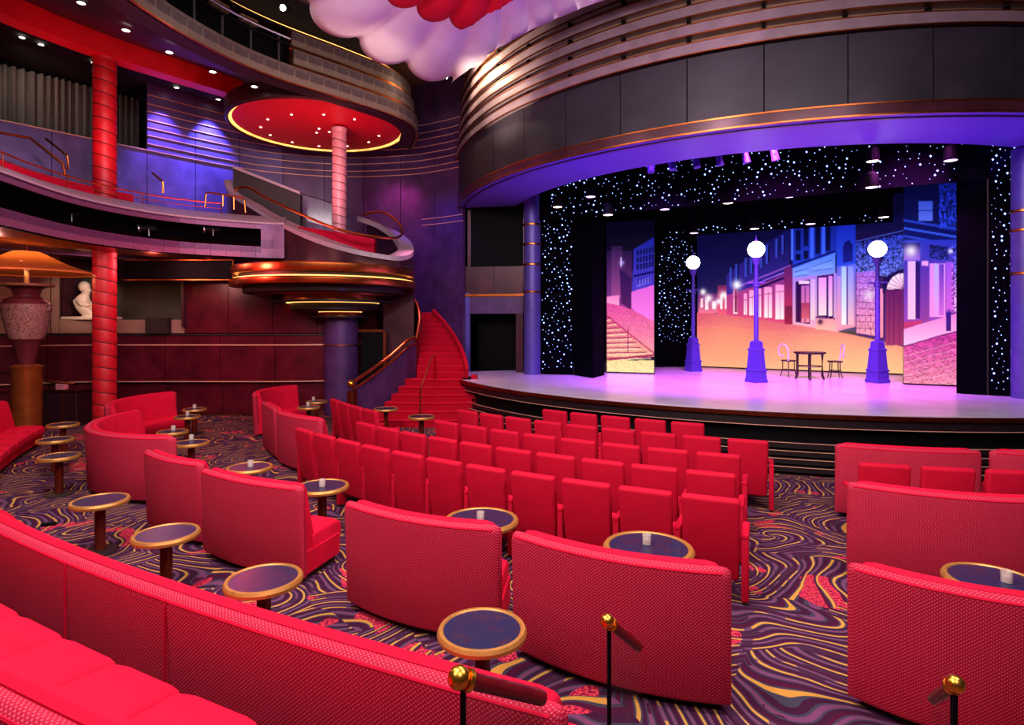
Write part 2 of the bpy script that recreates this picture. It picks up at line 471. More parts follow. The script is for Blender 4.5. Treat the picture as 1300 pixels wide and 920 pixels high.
    def mesh(self, name, mat, smooth=True, ang=35):
        me = bpy.data.meshes.new(name); me.from_pydata(self.v, [], self.f)
        bm = bmesh.new(); bm.from_mesh(me); bmesh.ops.recalc_face_normals(bm, faces=bm.faces); bm.to_mesh(me); bm.free()
        lay = me.uv_layers.new(name='UVMap')
        vi = np.empty(len(me.loops), dtype=np.int32); me.loops.foreach_get('vertex_index', vi)
        uvs = np.array(self.uv, dtype=np.float32)[vi]
        lay.data.foreach_set('uv', uvs.ravel())
        if isinstance(mat, str): mat = MATS[mat]
        me.materials.append(mat)
        if smooth:
            me.shade_smooth(); me.set_sharp_from_angle(angle=R_(ang))
        me.update(); return me

    def build(self, name, mat, parent=None, smooth=True, ang=35):
        return link_mesh(name, self.mesh(name, mat, smooth, ang), parent)


def arc(c, R, a0, a1, n):
    return [(c[0] - R * math.sin(R_(a0 + (a1 - a0) * i / n)), c[1] - R * math.cos(R_(a0 + (a1 - a0) * i / n))) for i in range(n + 1)]


def spline(pts, n=8):
    P = [Vector(p) for p in pts]; out = []
    for i in range(len(P) - 1):
        p0, p1, p2, p3 = P[max(i - 1, 0)], P[i], P[i + 1], P[min(i + 2, len(P) - 1)]
        for j in range(n):
            t = j / n
            out.append(0.5 * ((2 * p1) + (-p0 + p2) * t + (2 * p0 - 5 * p1 + 4 * p2 - p3) * t * t + (-p0 + 3 * p1 - 3 * p2 + p3) * t ** 3))
    out.append(P[-1]); return [tuple(p) for p in out]


CC = (CX, CY)
ORD = ['first', 'second', 'third', 'fourth', 'fifth', 'sixth', 'seventh', 'eighth', 'ninth', 'tenth', 'eleventh', 'twelfth']

#==STRUCTURE==
# ------------------------------------------------------------------ floors and stage
def struct(name, label=None, cat=None):
    return empty(name, (0, 0, 0), 0, label, cat, None, 'structure')


mb = MB(); mb.add([(-17, -8, 0), (17, -8, 0), (17, 23, 0), (-17, 23, 0)], [(0, 1, 2, 3)])
tag(mb.build('floor', 'carpet'), 'patterned purple and gold swirl carpet of the stalls', 'floor', None, 'structure')
mb = MB(); mb.sweep(arc((11.3, 29.3), 29.05, 22.3, 40, 40), [(0, 0.0), (0, 0.37), (9, 0.37), (9, 0.0)])
tag(mb.build('floor_tier', 'carpet', None, False), 'raised carpet tier behind the long front banquette', 'floor', None, 'structure')

stage = struct('stage_platform', 'curved lavender stage floor with dark stepped front edge', 'stage')
edge = arc(CC, 10.50, -32, 67, 70)
back = [(-1.6, 18.9), (0.4, 19.6), (2.0, 23.5), (7.0, 24.5), (15, 20.5), (16, 12)]
mb = MB()
pts = edge + back
n = len(pts)
mb.add([(p[0], p[1], 1.05) for p in pts] + [(p[0], p[1], 0.98) for p in pts],
       [tuple(range(n))] + [(i, i + n, (i + 1) % n + n, (i + 1) % n) for i in range(n)])
mb.build('deck', 'stage_floor', stage, False)
A_ST = arc(CC, 10.55, -32, 67, 70)
for (r0, r1, z0, z1, m) in ((-.12, 0.03, .965, 1.04, 'bronze'), (-.4, -.02, .80, .965, 'stage_side'), (-.5, -.16, .60, .80, 'black'),
                            (-.6, 0.02, .42, .52, 'stage_side'), (-.6, 0.10, .30, .39, 'stage_side'), (-.6, 0.18, .18, .27, 'stage_side'), (-.6, 0.26, .06, .15, 'stage_side'), (-.6, -.1, 0, .60, 'black')):
    MB().sweep(A_ST, [(r0, z0), (r1, z0), (r1, z1), (r0, z1)]).build('riser_band', m, stage)
for (r, z) in ((-.01, .80), (0.03, .52), (0.11, .39), (0.19, .27), (0.27, .15)):
    MB().sweep(A_ST, [(r, z - .006), (r + .008, z - .006), (r + .008, z + .006), (r, z + .006)]).build('brass_edge', 'line_brass', stage)

# ------------------------------------------------------------------ proscenium: panelled drum with stepped rings and violet soffit
pro = struct('wall_proscenium', 'curved dark panelled wall over the stage with stepped rings', 'wall')
RP = 10.1
def ring(name, m, r0, r1, z0, z1, a0=-22.0, a1=88.0, n=90):
    return MB().sweep(arc(CC, RP, a0, a1, n), [(r0, z0), (r1, z0), (r1, z1), (r0, z1)]).build(name, m, pro)
pm_me = MB().sweep(arc((0, 0), RP, 0.06, 7.79, 8), [(-.06, 6.53), (0.02, 6.53), (0.02, 7.78), (-.06, 7.78)]).mesh('panel', 'panel_dark')
for i in range(14):
    a = 52.4 + 7.85 * (i - 9)
    link_mesh('panel', pm_me, pro, (CX, CY, 0), (0, 0, R_(-a)))
ring('backing', 'black', -.30, -.07, 6.3, 7.9)
ring('lower_band', 'dark_wall', -.1, .04, 6.32, 6.50)
for z, r in ((6.30, .07), (6.51, .055)):
    ring('trim_strip', 'copper', r - .05, r, z - .014, z + .014)
# stepped rings
ZR = [7.82 + .385 * i for i in range(7)]
ring('ring_backing', 'ring_back', -.5, -.2, 7.9, 10.6)
strut_me = MB().box((0, -(RP - .14), 0), (.07, .1, .165)).mesh('strut', 'black', False)
for i, z in enumerate(ZR):
    e = .05 - .035 * i
    ring('ring_band', 'ring_face', -.22 + e, .04 + e, z + .012, z + .205)
    ring('trim_strip', 'copper', .02 + e, .055 + e, z - .006, z + .014)
    ring('trim_strip', 'copper', .02 + e, .055 + e, z + .203, z + .221)
    if i < 6:
        for j in range(14):
            link_mesh('strut', strut_me, pro, (CX, CY, z + .30), (0, 0, R_(-(52.4 + 7.85 * (j - 9)))))
MB().sweep(arc(CC, RP, -22, 88, 80), [(-1.75, 6.285), (.03, 6.285), (.03, 6.33), (-1.75, 6.33)]).build('soffit', 'soffit_white', pro)
MB().sweep(arc(CC, RP, -22, 88, 80), [(-.16, 6.262), (-.1, 6.262), (-.1, 6.284), (-.16, 6.284)]).build('soffit_lip', 'violet_wall', pro)

# side of the proscenium by the stair: dark window, band, doorway, ribbed column
side = struct('wall_stage_side', 'dark violet wall with doorway between stair and stage', 'wall')
P0, P1 = Vector((-1.62, 18.95)), Vector((0.42, 18.55))
def sidebox(x0, x1, y0, y1, d, m, name, th=.12):   # pixel rectangle put on the side wall line, d metres proud
    out = []
    def X(px):
        k_ = (px - 650) / F; D = P1 - P0
        t = (k_ * P0.y - P0.x) / (D.x - k_ * D.y); return P0 + D * t
    a, b = X(x0), X(x1); yy = (a.y + b.y) / 2
    z0, z1 = CAMZ - (y1 - YH) / F * yy, CAMZ - (y0 - YH) / F * yy
    nrm = Vector((-(b - a).y, (b - a).x)).normalized() * -1
    c = (a + b) / 2 + nrm * (d - th / 2); ang = math.atan2((b - a).y, (b - a).x)
    return MB().box((c.x, c.y, (z0 + z1) / 2), ((b - a).length, th, z1 - z0), ang).build(name, m, side, False)
sidebox(586, 690, 235, 395, 0.0, 'dark_wall', 'wall_face')
sidebox(598, 664, 262, 338, 0.03, 'black', 'window_panel')
sidebox(592, 627, 341, 374, 0.05, 'dark_wall', 'panel'); sidebox(629, 664, 341, 374, 0.05, 'dark_wall', 'panel')
sidebox(597, 664, 376, 398, 0.04, 'violet_wall', 'door_head')
sidebox(597, 664, 398, 472, -1.0, 'black', 'door_recess')
sidebox(588, 597, 372, 474, 0.06, 'violet_column', 'jamb'); sidebox(655, 664, 398, 472, 0.0, 'dark_wall', 'jamb')
sidebox(588, 690, 373, 376, 0.09, 'copper', 'trim_strip', .03)
c0 = at(676, 470, 17.9)
MB().lathe((c0[0], 18.0, 1.05), [(.26, 0), (.26, 5.5)], 24).build('column', 'violet_column', side)
for yy in (284, 309, 335, 370):
    z = at(676, yy, 17.75)[2]
    MB().lathe((c0[0], 18.0, z), [(.275, -.03), (.29, -.02), (.29, .02), (.275, .03)], 24).build('column_rib', 'copper', side)

# ------------------------------------------------------------------ ceiling
mb = MB(); mb.add([(-17, -8, 10.55), (17, -8, 10.55), (17, 25, 10.55), (-17, 25, 10.55)], [(0, 1, 2, 3)])
tag(mb.build('ceiling', 'ceiling_paint'), 'high dark ceiling above the stalls', 'ceiling', None, 'structure')
# walls out of the photograph, closing the room
mb = MB(); mb.box((0, 24.8, 5.2), (34, .2, 10.7)); tag(mb.build('wall_back', 'black', None, False), 'black wall behind the stage', 'wall', None, 'structure')

# ------------------------------------------------------------------ upper curved wall on the left with brass lines
W2 = spline([(-15.2, 11.0), (-12.5, 14.5), (-10.5, 17.0), (-9.1, 18.6), (-8.0, 19.5), (-5.9, 20.15), (-3.6, 19.9), (-2.3, 19.3), (-1.55, 18.75)], 10)
def cut(path, s0, s1, n=6):
    L = [0.0]
    for i in range(1, len(path)): L.append(L[-1] + math.dist(path[i - 1][:2], path[i][:2]))
    out = []
    for q in range(n + 1):
        s = max(0, min(L[-1], s0 + (s1 - s0) * q / n))
        i = max(j for j in range(len(L)) if L[j] <= s + 1e-9); i = min(i, len(L) - 2)
        t = (s - L[i]) / max(1e-9, L[i + 1] - L[i])
        out.append(tuple(path[i][k_] + (path[i + 1][k_] - path[i][k_]) * t for k_ in range(len(path[i]))))
    return out
def plen(path): return sum(math.dist(path[i][:2], path[i + 1][:2]) for i in range(len(path) - 1))
def s_at_x(path, X):
    s = 0
    for i in range(len(path) - 1):
        if path[i][0] <= X <= path[i + 1][0]: return s + math.dist(path[i][:2], path[i + 1][:2]) * (X - path[i][0]) / (path[i + 1][0] - path[i][0])
        s += math.dist(path[i][:2], path[i + 1][:2])
    return s
wl = struct('wall_upper_left', 'curved blue violet panelled wall with thin brass lines', 'wall')
LW = plen(W2); s_open = s_at_x(W2, -10.5)
s = 0.0
while s < s_open - .05:
    e = min(s + 1.35, s_open); MB().sweep(cut(W2, s + .008, e - .008, 4), [(0, 4.4), (0.1, 4.4), (0.1, 7.60), (0, 7.60)]).build('low_panel', 'blue_wall', wl); s = e
while s < LW - .05:
    e = min(s + 1.32, LW); zb = 4.42 if s < s_at_x(W2, -5.2) else 0.0; MB().sweep(cut(W2, s + .01, e - .01, 5), [(0, zb), (0.1, zb), (0.1, 10.54), (0, 10.54)]).build('panel', 'blue_wall' if s < s_at_x(W2, -8.0) else 'violet_wall', wl); s = e
for i, z in enumerate((7.58, 7.77, 8.01, 8.23, 8.46, 8.70, 8.92, 9.18)):
    MB().sweep(cut(W2, 0 if i == 0 else s_open, LW, 60), [(-.03, z - .012), (0.01, z - .012), (0.01, z + .012), (-.03, z + .012)]).build('brass_line', 'line_brass', wl)
for z in (5.85, 6.05):
    MB().sweep(cut(W2, s_at_x(W2, -3.0), LW, 20), [(-.03, z - .012), (0.01, z - .012), (0.01, z + .012), (-.03, z + .012)]).build('brass_line', 'line_brass', wl)
MB().sweep(cut(W2, s_open, LW, 40), [(.12, 4.42), (.2, 4.42), (.2, 10.6), (.12, 10.6)]).build('backing', 'black', wl)
MB().sweep(cut(W2, 0, s_open + .2, 20), [(1.6, 4.4), (1.7, 4.4), (1.7, 10.6), (1.6, 10.6)]).build('backing', 'black', wl)
# grey curtain behind the opening
cp = cut(W2, .3, s_open + .1, 260)
cv = []
for i, p in enumerate(cp):
    t = Vector(cp[min(i + 1, 260)]) - Vector(cp[max(i - 1, 0)]); t.normalize(); nn = Vector((-t.y, t.x))
    o = 1.0 + .10 * math.sin(i * 1.05 + 1.4 * math.sin(i * .13)) + .03 * math.sin(i * 2.3)
    cv.append((p[0] + nn.x * o, p[1] + nn.y * o))
m_ = MB(); m_.add([(p[0], p[1], 6.6) for p in cv] + [(p[0], p[1], 9.3) for p in cv], [(i, i + 1, i + 262, i + 261) for i in range(260)])
tag(m_.build('stage_curtain', 'curtain', None, True, 80), 'grey pleated curtain behind the balcony parapet at upper left', 'curtain')
spot('curtain_light', (-12.2, 14.4, 9.3), (-12.6, 16.2, 8.0), 70, (1, .85, .7), 120, .9, .2)

# ------------------------------------------------------------------ lower wall under the balcony, bar-like band
W1 = spline([(-16.5, 11.5), (-14.6, 14.9), (-12.6, 16.45), (-10.0, 16.7), (-7.0, 16.7), (-5.6, 16.85), (-4.7, 17.3), (-4.05, 18.3), (-3.9, 19.4)], 10)
lw = struct('wall_lower_left', 'dark red panelled wall with projecting band below the balcony', 'wall')
L1 = plen(W1); s = 0.0
sn0, sn1 = s_at_x(W1, -12.62), s_at_x(W1, -9.3)
marks = []
while s < L1 - .05:
    e = min(s + 1.55, L1); marks.append((s, e)); s = e
for (s, e) in marks:
    MB().sweep(cut(W1, s + .01, e - .01, 5), [(.10, .06), (.2, .06), (.2, .95), (.10, .95)]).build('base_panel', 'red_wall', lw)
    MB().sweep(cut(W1, s + .01, e - .01, 5), [(-.05, .97), (.2, .97), (.2, 2.26), (-.05, 2.26)]).build('band_panel', 'red_wall', lw)
s = 0.0
for (a_, b_) in ((0, sn0), (sn1, L1)):
    s = a_
    while s < b_ - .05:
        e = min(s + 1.25, b_); MB().sweep(cut(W1, s + .01, e - .01, 5), [(.06, 2.32), (.2, 2.32), (.2, 4.45), (.06, 4.45)]).build('panel', 'taupe_wall' if a_ == 0 else 'red_wall', lw); s = e
MB().sweep(cut(W1, 0, L1, 60), [(.2, 0), (.3, 0), (.3, 2.4), (.2, 2.4)]).build('backing', 'black', lw)
for (a_, b_) in ((0, sn0), (sn1, L1)):
    MB().sweep(cut(W1, a_, b_, 40), [(.2, 2.3), (.3, 2.3), (.3, 4.5), (.2, 4.5)]).build('backing', 'black', lw)
for (z, o, m) in ((2.28, -.09, 'plinth'), (1.99, -.07, 'line_brass'), (.96, -.06, 'line_brass'), (.04, -.02, 'copper')):
    MB().sweep(cut(W1, 0, L1, 60), [(o, z - .015), (.08, z - .015), (.08, z + .015), (o, z + .015)]).build('trim_strip', m, lw)
# niche with shelf for the statue
np_ = cut(W1, sn0, sn1, 8)
MB().sweep(np_, [(.05, 2.32), (.9, 2.32), (.9, 2.70), (.05, 2.70)]).build('niche_shelf', 'taupe_wall', lw, False)
MB().sweep(np_, [(.85, 2.70), (.95, 2.70), (.95, 4.5), (.85, 4.5)]).build('niche_back', 'niche', lw)
for X in (-12.62, -9.25):
    MB().box((X, 17.05, 3.5), (.06, .95, 2.0)).build('niche_cheek', 'dark_wall', lw, False)
MB().box((-9.95, 16.62, 2.53), (.62, .2, .44)).build('dark_box', 'plinth', lw, False)
# black dropped panel with copper outline
dp = empty('dropped_panel', (0, 0, 0), 0, 'long black panel with thin copper outline under the balcony', 'panel')
a_, b_ = at(156, 330, 15.9), at(296, 355, 15.9)
MB().box(((a_[0] + b_[0]) / 2, 15.95, (a_[2] + b_[2]) / 2), (b_[0] - a_[0], .08, a_[2] - b_[2])).build('board', 'black', dp, False)
for (c, sz) in ((((a_[0] + b_[0]) / 2, 15.9, b_[2]), (b_[0] - a_[0], .03, .03)), ((b_[0], 15.9, (a_[2] + b_[2]) / 2), (.03, .03, a_[2] - b_[2])), (((a_[0] + b_[0]) / 2, 15.9, a_[2]), (b_[0] - a_[0], .03, .02))):
    MB().box(c, sz).build('outline', 'copper', dp, False)

# ------------------------------------------------------------------ balcony
BP = spline([(-8.4, 7.0), (-9.2, 10.6), (-9.42, 13.1), (-8.65, 15.0), (-7.1, 16.1), (-6.3, 16.35)], 10)
bal = struct('balcony', 'curved balcony with two mottled purple bands and a dark slot', 'balcony')
nt = 30; LB = plen(BP)
for i in range(nt):
    c_ = cut(BP, LB * i / nt + .004, LB * (i + 1) / nt - .004, 2)
    MB().sweep(c_, [(0, 4.40), (0.12, 4.40), (0.12, 4.70), (0, 4.70)]).build('lower_tile', 'purple_tile', bal)
    MB().sweep(c_, [(0, 5.19), (0.12, 5.19), (0.12, 5.35), (0, 5.35)]).build('upper_tile', 'purple_tile', bal)
MB().sweep(BP, [(.05, 4.38), (.05, 4.72), (.45, 4.72), (.45, 5.17), (.05, 5.17), (.05, 5.34), (.6, 5.34), (.6, 4.38)]).build('slot', 'black_cloth', bal, False)
MB().sweep(cut(BP, LB * .945, LB, 6), [(-.01, 4.40), (-.01, 5.35), (.1, 5.35), (.1, 4.40)]).build('end_tile', 'purple_tile', bal)
MB().sweep(BP, [(-.03, 5.33), (-.03, 5.37), (.42, 5.61), (.47, 5.61), (.47, 5.34)]).build('ledge', 'ledge', bal)
MB().sweep(BP, [(.02, 4.41), (.4, 4.30), (2.0, 4.44), (4.4, 4.44), (4.4, 5.0), (.6, 5.0)]).build('underside', 'bronze', bal)
MB().sweep(cut(BP, 0, s_at_x([(p[1], p[0]) for p in BP], 14.6), 30), [(.75, 5.0), (.75, 5.86), (.95, 5.86), (1.0, 5.0)]).build('parapet_bench', 'velvet', bal)
MB().sweep(BP, [(.5, 5.0), (3.2, 5.0), (3.2, 5.05), (.5, 5.05)]).build('balcony_floor', 'stair_carpet', bal)
rl = empty('balcony_rail', (0, 0, 0), 0, 'long thin brass rail running along the balcony ledge', 'rail')
rp = [(p[0] - .02, p[1]) for p in BP]
def offs(path, o, z):
    out = []
    for i, p in enumerate(path):
        t = Vector(path[min(i + 1, len(path) - 1)][:2]) - Vector(path[max(i - 1, 0)][:2]); t.normalize()
        out.append((p[0] - t.y * o, p[1] + t.x * o, z))
    return out
r_full = offs(cut(BP, 1.0, LB * .86, 50), .38, 5.86)
MB().tube(r_full, .018, 6).build('rail_bar', 'copper', rl)
MB().tube([(p[0], p[1], 5.72) for p in r_full], .010, 6).build('rail_bar', 'copper', rl)
for i in range(0, 51, 10):
    p = r_full[i]; MB().tube([(p[0], p[1], 5.58), (p[0], p[1], 5.86)], .012, 6).build('post', 'copper', rl)
# small brass handrails on the balcony
def rail_thing(name, lab, paths, m='brass', r=.02):
    t = empty(name, (0, 0, 0), 0, lab, 'handrail')
    for p in paths: MB().tube(p, r, 8).build('bar', m, t)
    return t
rail_thing('handrail', 'bent copper handrail at the far left of the balcony', [[at(-8, 167, 12.5), at(38, 175, 13), at(80, 208, 13.2), at(83, 222, 13.2)]], 'copper', .03)
rail_thing('handrail', 'short sloping copper handrail before the blue low wall', [[at(58, 176, 14.2), at(86, 198, 14.2), at(86, 215, 14.2)]], 'copper', .03)
rail_thing('handrail', 'short sloping brass handrail right of the tall red column', [[at(193, 219, 16.0), at(207, 231, 16.0), at(207, 245, 16)]], 'brass', .03)
rail_thing('handrail', 'rectangular copper guard rail beside the oval landing', [[at(261, 263, 15.6), at(261, 246, 15.6), at(264, 244, 15.6), at(308, 251, 15.9), at(311, 254, 15.9), at(311, 270, 15.9)], [at(283, 262, 15.7), at(283, 248, 15.7)], [at(297, 266, 15.8), at(297, 250, 15.8)]], 'copper', .025)
# theatre spotlights in the slot
for i, (px, py) in enumerate(((14, 246), (103, 270), (200, 289), (281, 290))):
    d = (11.4, 13.2, 14.6, 15.7)[i]
    c = Vector(at(px, py, d)) + Vector((-.28, .12, -.02))
    t = empty('stage_spotlight', c, R_(-60), ('black spotlight in the balcony slot above the lamp shade', 'black spotlight in the balcony slot left of the red column', 'black spotlight in the balcony slot right of the red column', 'small spotlight near the right end of the balcony slot')[i], 'spotlight', 'spotlights in the balcony slot')
    MB().tube([(0, -.2, 0), (0, -.02, .01), (0, .16, .02)], [.09, .10, .07], 12).build('can', 'black', t)
    MB().tube([(0, -.23, -.005), (0, -.2, 0)], [.105, .105], 12).build('front_ring', 'steel', t)
    MB().tube([(-.12, 0, 0), (-.12, 0, -.16), (.12, 0, -.16), (.12, 0, 0)], .012, 6).build('yoke', 'steel', t)

# ------------------------------------------------------------------ upper gallery
UP = spline([(-6.7, 7.4), (-6.55, 10.3), (-6.1, 12.1), (-5.35, 13.45), (-4.0, 14.95), (-3.05, 16.15), (-2.78, 17.4), (-3.2, 19.0)], 10)
gal = struct('gallery', 'upper gallery front of beige tiles with copper strips', 'balcony')
LU = plen(UP); nt = 34; s_b = s_at_x([(p[1], p[0]) for p in UP], 13.75)
for i in range(nt):
    s0, s1 = LU * i / nt, LU * (i + 1) / nt
    c_ = cut(UP, s0 + .003, s1 - .003, 3)
    MB().sweep(c_, [(0, 8.20), (.1, 8.20), (.1, 8.60), (0, 8.60)]).build('tile', 'beige_tile', gal)
    if s0 > s_b:
        MB().sweep(c_, [(.1, 8.70), (.2, 8.70), (.2, 9.06), (.1, 9.06)]).build('tile', 'beige_tile', gal)
        MB().sweep(c_, [(.2, 9.16), (.3, 9.16), (.3, 9.52), (.2, 9.52)]).build('tile', 'beige_tile', gal)
c1 = cut(UP, s_b, LU, 40)
MB().sweep(UP, [(.06, 8.2), (.06, 8.55), (.5, 8.55), (.5, 8.2)]).build('core', 'soffit_dark', gal)
MB().sweep(c1, [(.16, 8.6), (.16, 9.1), (.26, 9.1), (.26, 9.5), (.6, 9.5), (.6, 8.6)]).build('core', 'bronze', gal)
for (o, z) in ((.02, 8.63), (.12, 9.09)):
    MB().sweep(c1, [(o, z - .025), (o + .15, z - .025), (o + .15, z + .04), (o, z + .04)]).build('copper_strip', 'copper', gal)
MB().sweep(UP, [(-.015, 8.185), (.04, 8.185), (.04, 8.21), (-.015, 8.21)]).build('copper_strip', 'copper', gal)
MB().sweep(cut(UP, LU * .25, LU, 60), [(.36, 9.60), (.46, 9.60), (.46, 9.66), (.36, 9.66)]).build('cove_light', 'cove', gal)
MB().sweep(cut(UP, LU * .25, LU, 60), [(.24, 9.53), (.6, 9.53), (.6, 9.58), (.24, 9.58)]).build('cove_ledge', 'copper', gal)
MB().sweep(UP, [(.62, 9.5), (.72, 9.5), (.72, 10.54), (.62, 10.54)]).build('upper_wall', 'ceiling_black', gal)
# dark booth windows left of the tiles
c0_ = cut(UP, 0, s_b, 30)
MB().sweep(c0_, [(.32, 8.6), (.42, 8.6), (.42, 9.3), (.32, 9.3)]).build('booth_glass', 'black', gal)
for i in range(10):
    p = offs(c0_, .2, 0)[3 * i + 2]
    MB().tube([(p[0], p[1], 8.6), (p[0], p[1], 9.25)], .025, 6).build('mullion', 'steel', gal)
for z, m in ((9.12, 'black'), (9.26, 'steel'), (9.46, 'black')):
    MB().tube(offs(c0_, .1, z), .03, 6).build('booth_rail', m, gal)
for i in range(9):
    p, q = offs(c0_, .3, 0)[3 * i + 1], offs(c0_, .3, 0)[3 * i + 3]
    MB().box(((p[0] + q[0]) / 2, (p[1] + q[1]) / 2, 9.36), (.12, .42, .14), math.atan2(q[1] - p[1], q[0] - p[0]) - math.pi / 2).build('lamp_housing', 'ring_back', gal, False)
# soffit of the gallery, lofted from the front to the red beam
BM = spline([(-11.2, 9.6), (-10.75, 12.2), (-9.9, 14.1), (-8.9, 15.5), (-7.8, 16.9)], 8)
n = 40; A = cut(UP, 0, LU * .93, n); B = cut(BM, 0, plen(BM), n)
rows = [[(A[i][0] + (B[i][0] - A[i][0]) * q / 6, A[i][1] + (B[i][1] - A[i][1]) * q / 6, 8.2 + (9.55 - 8.2) * q / 6) for i in range(n + 1)] for q in range(7)]
mb = MB(); mb.add([p for r in rows for p in r], [(q * (n + 1) + i, q * (n + 1) + i + 1, (q + 1) * (n + 1) + i + 1, (q + 1) * (n + 1) + i) for q in range(6) for i in range(n)])
mb.build('gallery_soffit', 'soffit_dark', gal)
MB().sweep(BM, [(-.22, 9.0), (.2, 9.0), (.2, 9.66), (-.22, 9.66)]).build('red_beam', 'soffit_red', gal)
MB().sweep(BM, [(.2, 9.46), (7, 9.6), (7, 9.7), (.2, 9.56)]).build('balcony_ceiling', 'ceiling_black', gal)
# ------------------------------------------------------------------ columns with spiral wrapping
def spiral_column(name, x, y, z0, z1, r, mat, lab, pitch=.34, turns=3, cap=True):
    t = empty(name, (x, y, z0), 0, lab, 'column')
    mb = MB(); n, m = 32, int((z1 - z0) / .022)
    vs, fs = [], []
    for i in range(m + 1):
        z = (z1 - z0) * i / m
        for j in range(n):
            q = 2 * math.pi * j / n
            ph = (z / pitch + turns * j / n) % 1.0
            rr = r * (.95 + .06 * math.sin(math.pi * ph) ** .4)
            vs.append((rr * math.cos(q), rr * math.sin(q), z))
    for i in range(m):
        for j in range(n): fs.append((i * n + j, i * n + (j + 1) % n, (i + 1) * n + (j + 1) % n, (i + 1) * n + j))
    mb.add(vs, fs); sh_ = mb.build('shaft', mat, t, True, 50)
    hx = []; zq = int((z1 - z0) / pitch) * pitch; k0 = 0
    while zq > .02:
        hx.append((r * .975 * math.cos(k0 * R_(15)), r * .975 * math.sin(k0 * R_(15)), zq)); zq -= turns * pitch / 24; k0 += 1
    MB().tube(hx, r * .05, 6).build('wrap_seam', 'seam', sh_)
    if cap:
        MB().lathe((0, 0, z1 - z0), [(r * .98, -.12), (r * 1.08, -.06), (r * 1.08, 0)], 32).build('capital', mat, t)
        MB().lathe((0, 0, 0), [(r * 1.1, 0), (r * 1.1, .1), (r, .14)], 32).build('foot', mat, t)
    return t
spiral_column('spiral_column', -9.86, 14.3, 0.0, 4.40, .25, 'column_red', 'tall red spirally wrapped column under the balcony', .30, 1)
spiral_column('spiral_column', -9.86, 14.3, 5.06, 9.05, .25, 'column_red', 'red spirally wrapped column above the balcony ledge', .30, 1)
spiral_column('spiral_column', -4.97, 17.0, 4.42, 8.20, .20, 'column_pink', 'slim pink spirally ridged column under the round red canopy', .24, 1)

# ------------------------------------------------------------------ round red canopy
can = empty('round_canopy', (-5.55, 17.05, 8.2), 0, 'round red ceiling canopy with glowing edge under the gallery', 'canopy')
MB().lathe((0, 0, 0), [(.001, .06), (1.2, .06), (2.30, .06)], 64, False, False).build('red_disc', 'soffit_red', can)
MB().lathe((0, 0, 0), [(2.38, .10), (2.38, .0), (2.42, -.03), (2.48, .02), (2.48, .42), (2.36, .42)], 64, False, False).build('rim', 'soffit_dark', can)
MB().lathe((0, 0, 0), [(2.30, .062), (2.30, .10), (2.38, .10), (2.38, .03)], 64, False, False).build('glow_ring', 'cove', can)


def downlight(name, loc, r, label, group, mat='lens'):
    t = empty(name, loc, 0, label, 'downlight', group)
    MB().lathe((0, 0, 0), [(.001, -.012), (r, -.012)], 14, False, False).build('lens', mat, t)
    MB().lathe((0, 0, 0), [(r, -.015), (r * 1.35, -.02), (r * 1.4, .0)], 14, False, False).build('bezel', 'steel', t)
    return t
for (px, py) in ((340, 151), (331, 161), (343, 171), (370, 145), (411, 145), (450, 151), (481, 172), (468, 180), (441, 185), (405, 185), (371, 180), (405, 163), (402, 168), (418, 167)):
    x, y, z = un(px, py, 8.255); downlight('downlight', (x, y, 8.255), .035, 'tiny round downlight in the red canopy disc', 'downlights in the red canopy')
for q_, (px, py, z) in enumerate(((103, 1, 8.75), (160, 36, 8.65), (215, 64, 8.5), (270, 89, 8.45), (323, 108, 8.4))):
    x, y, z = un(px, py, z); downlight('downlight', (x, y, z - .03), .07, 'round downlight in the dark gallery soffit, %s from the left' % ORD[q_], 'downlights in the gallery soffit')
for q_, (px, py) in enumerate(((28, 45), (52, 54), (119, 77), (224, 109), (277, 124))):
    x, y, z = un(px, py, 9.5); downlight('downlight', (x, y, 9.46), .06, 'small downlight in the black ceiling behind the red beam, %s from the left' % ORD[q_], 'downlights behind the red beam')

# ------------------------------------------------------------------ oval landing: drum, ledge, glass, rail, copper rings and stem
ld = empty('oval_landing', (0, 0, 0), 0, 'oval landing with grey ledge above stacked copper rings', 'landing')
rim = spline([at(284, 228, 17.3), at(292, 243, 17.0), at(318, 259, 16.8), at(350, 279, 16.5), at(395, 300, 15.7), at(440, 314, 15.3), at(480, 322, 15.4), at(510, 325, 15.7), at(525, 318, 16.7), at(518, 303, 17.7), at(497, 290, 18.5), at(465, 279, 19.0)], 8)
MB().sweep(rim, [(0, -.12), (0, 0), (.42, .06), (.45, -.10)]).build('ledge', 'ledge', ld)
rimL = spline([(p[0], p[1]) for p in rim], 1)
dv, df = [], []
for p in rim: dv += [(p[0] * .985 - .08, p[1] + .07, p[2] - .1), (p[0] * .985 - .08, p[1] + .1, min(4.14, p[2] - .3))]
for i in range(len(rim) - 1): df.append((2 * i, 2 * i + 1, 2 * i + 3, 2 * i + 2))
mb = MB(); mb.add(dv, df); mb.build('drum', 'dark_wall', ld)
LC = (-5.32, 16.95, 0)
for (r, z0, z1, m) in ((2.5, 3.92, 4.14, 'copper'), (2.3, 3.76, 3.94, 'plinth'), (2.54, 3.60, 3.78, 'copper'), (2.2, 3.42, 3.62, 'plinth'), (1.9, 3.36, 3.44, 'bronze')):
    MB().lathe(LC, [(r * .7, z0), (r - .02, z0), (r, z0 + .03), (r, z1 - .03), (r - .03, z1), (r * .7, z1)], 64, True, True).build('ring', m, ld)
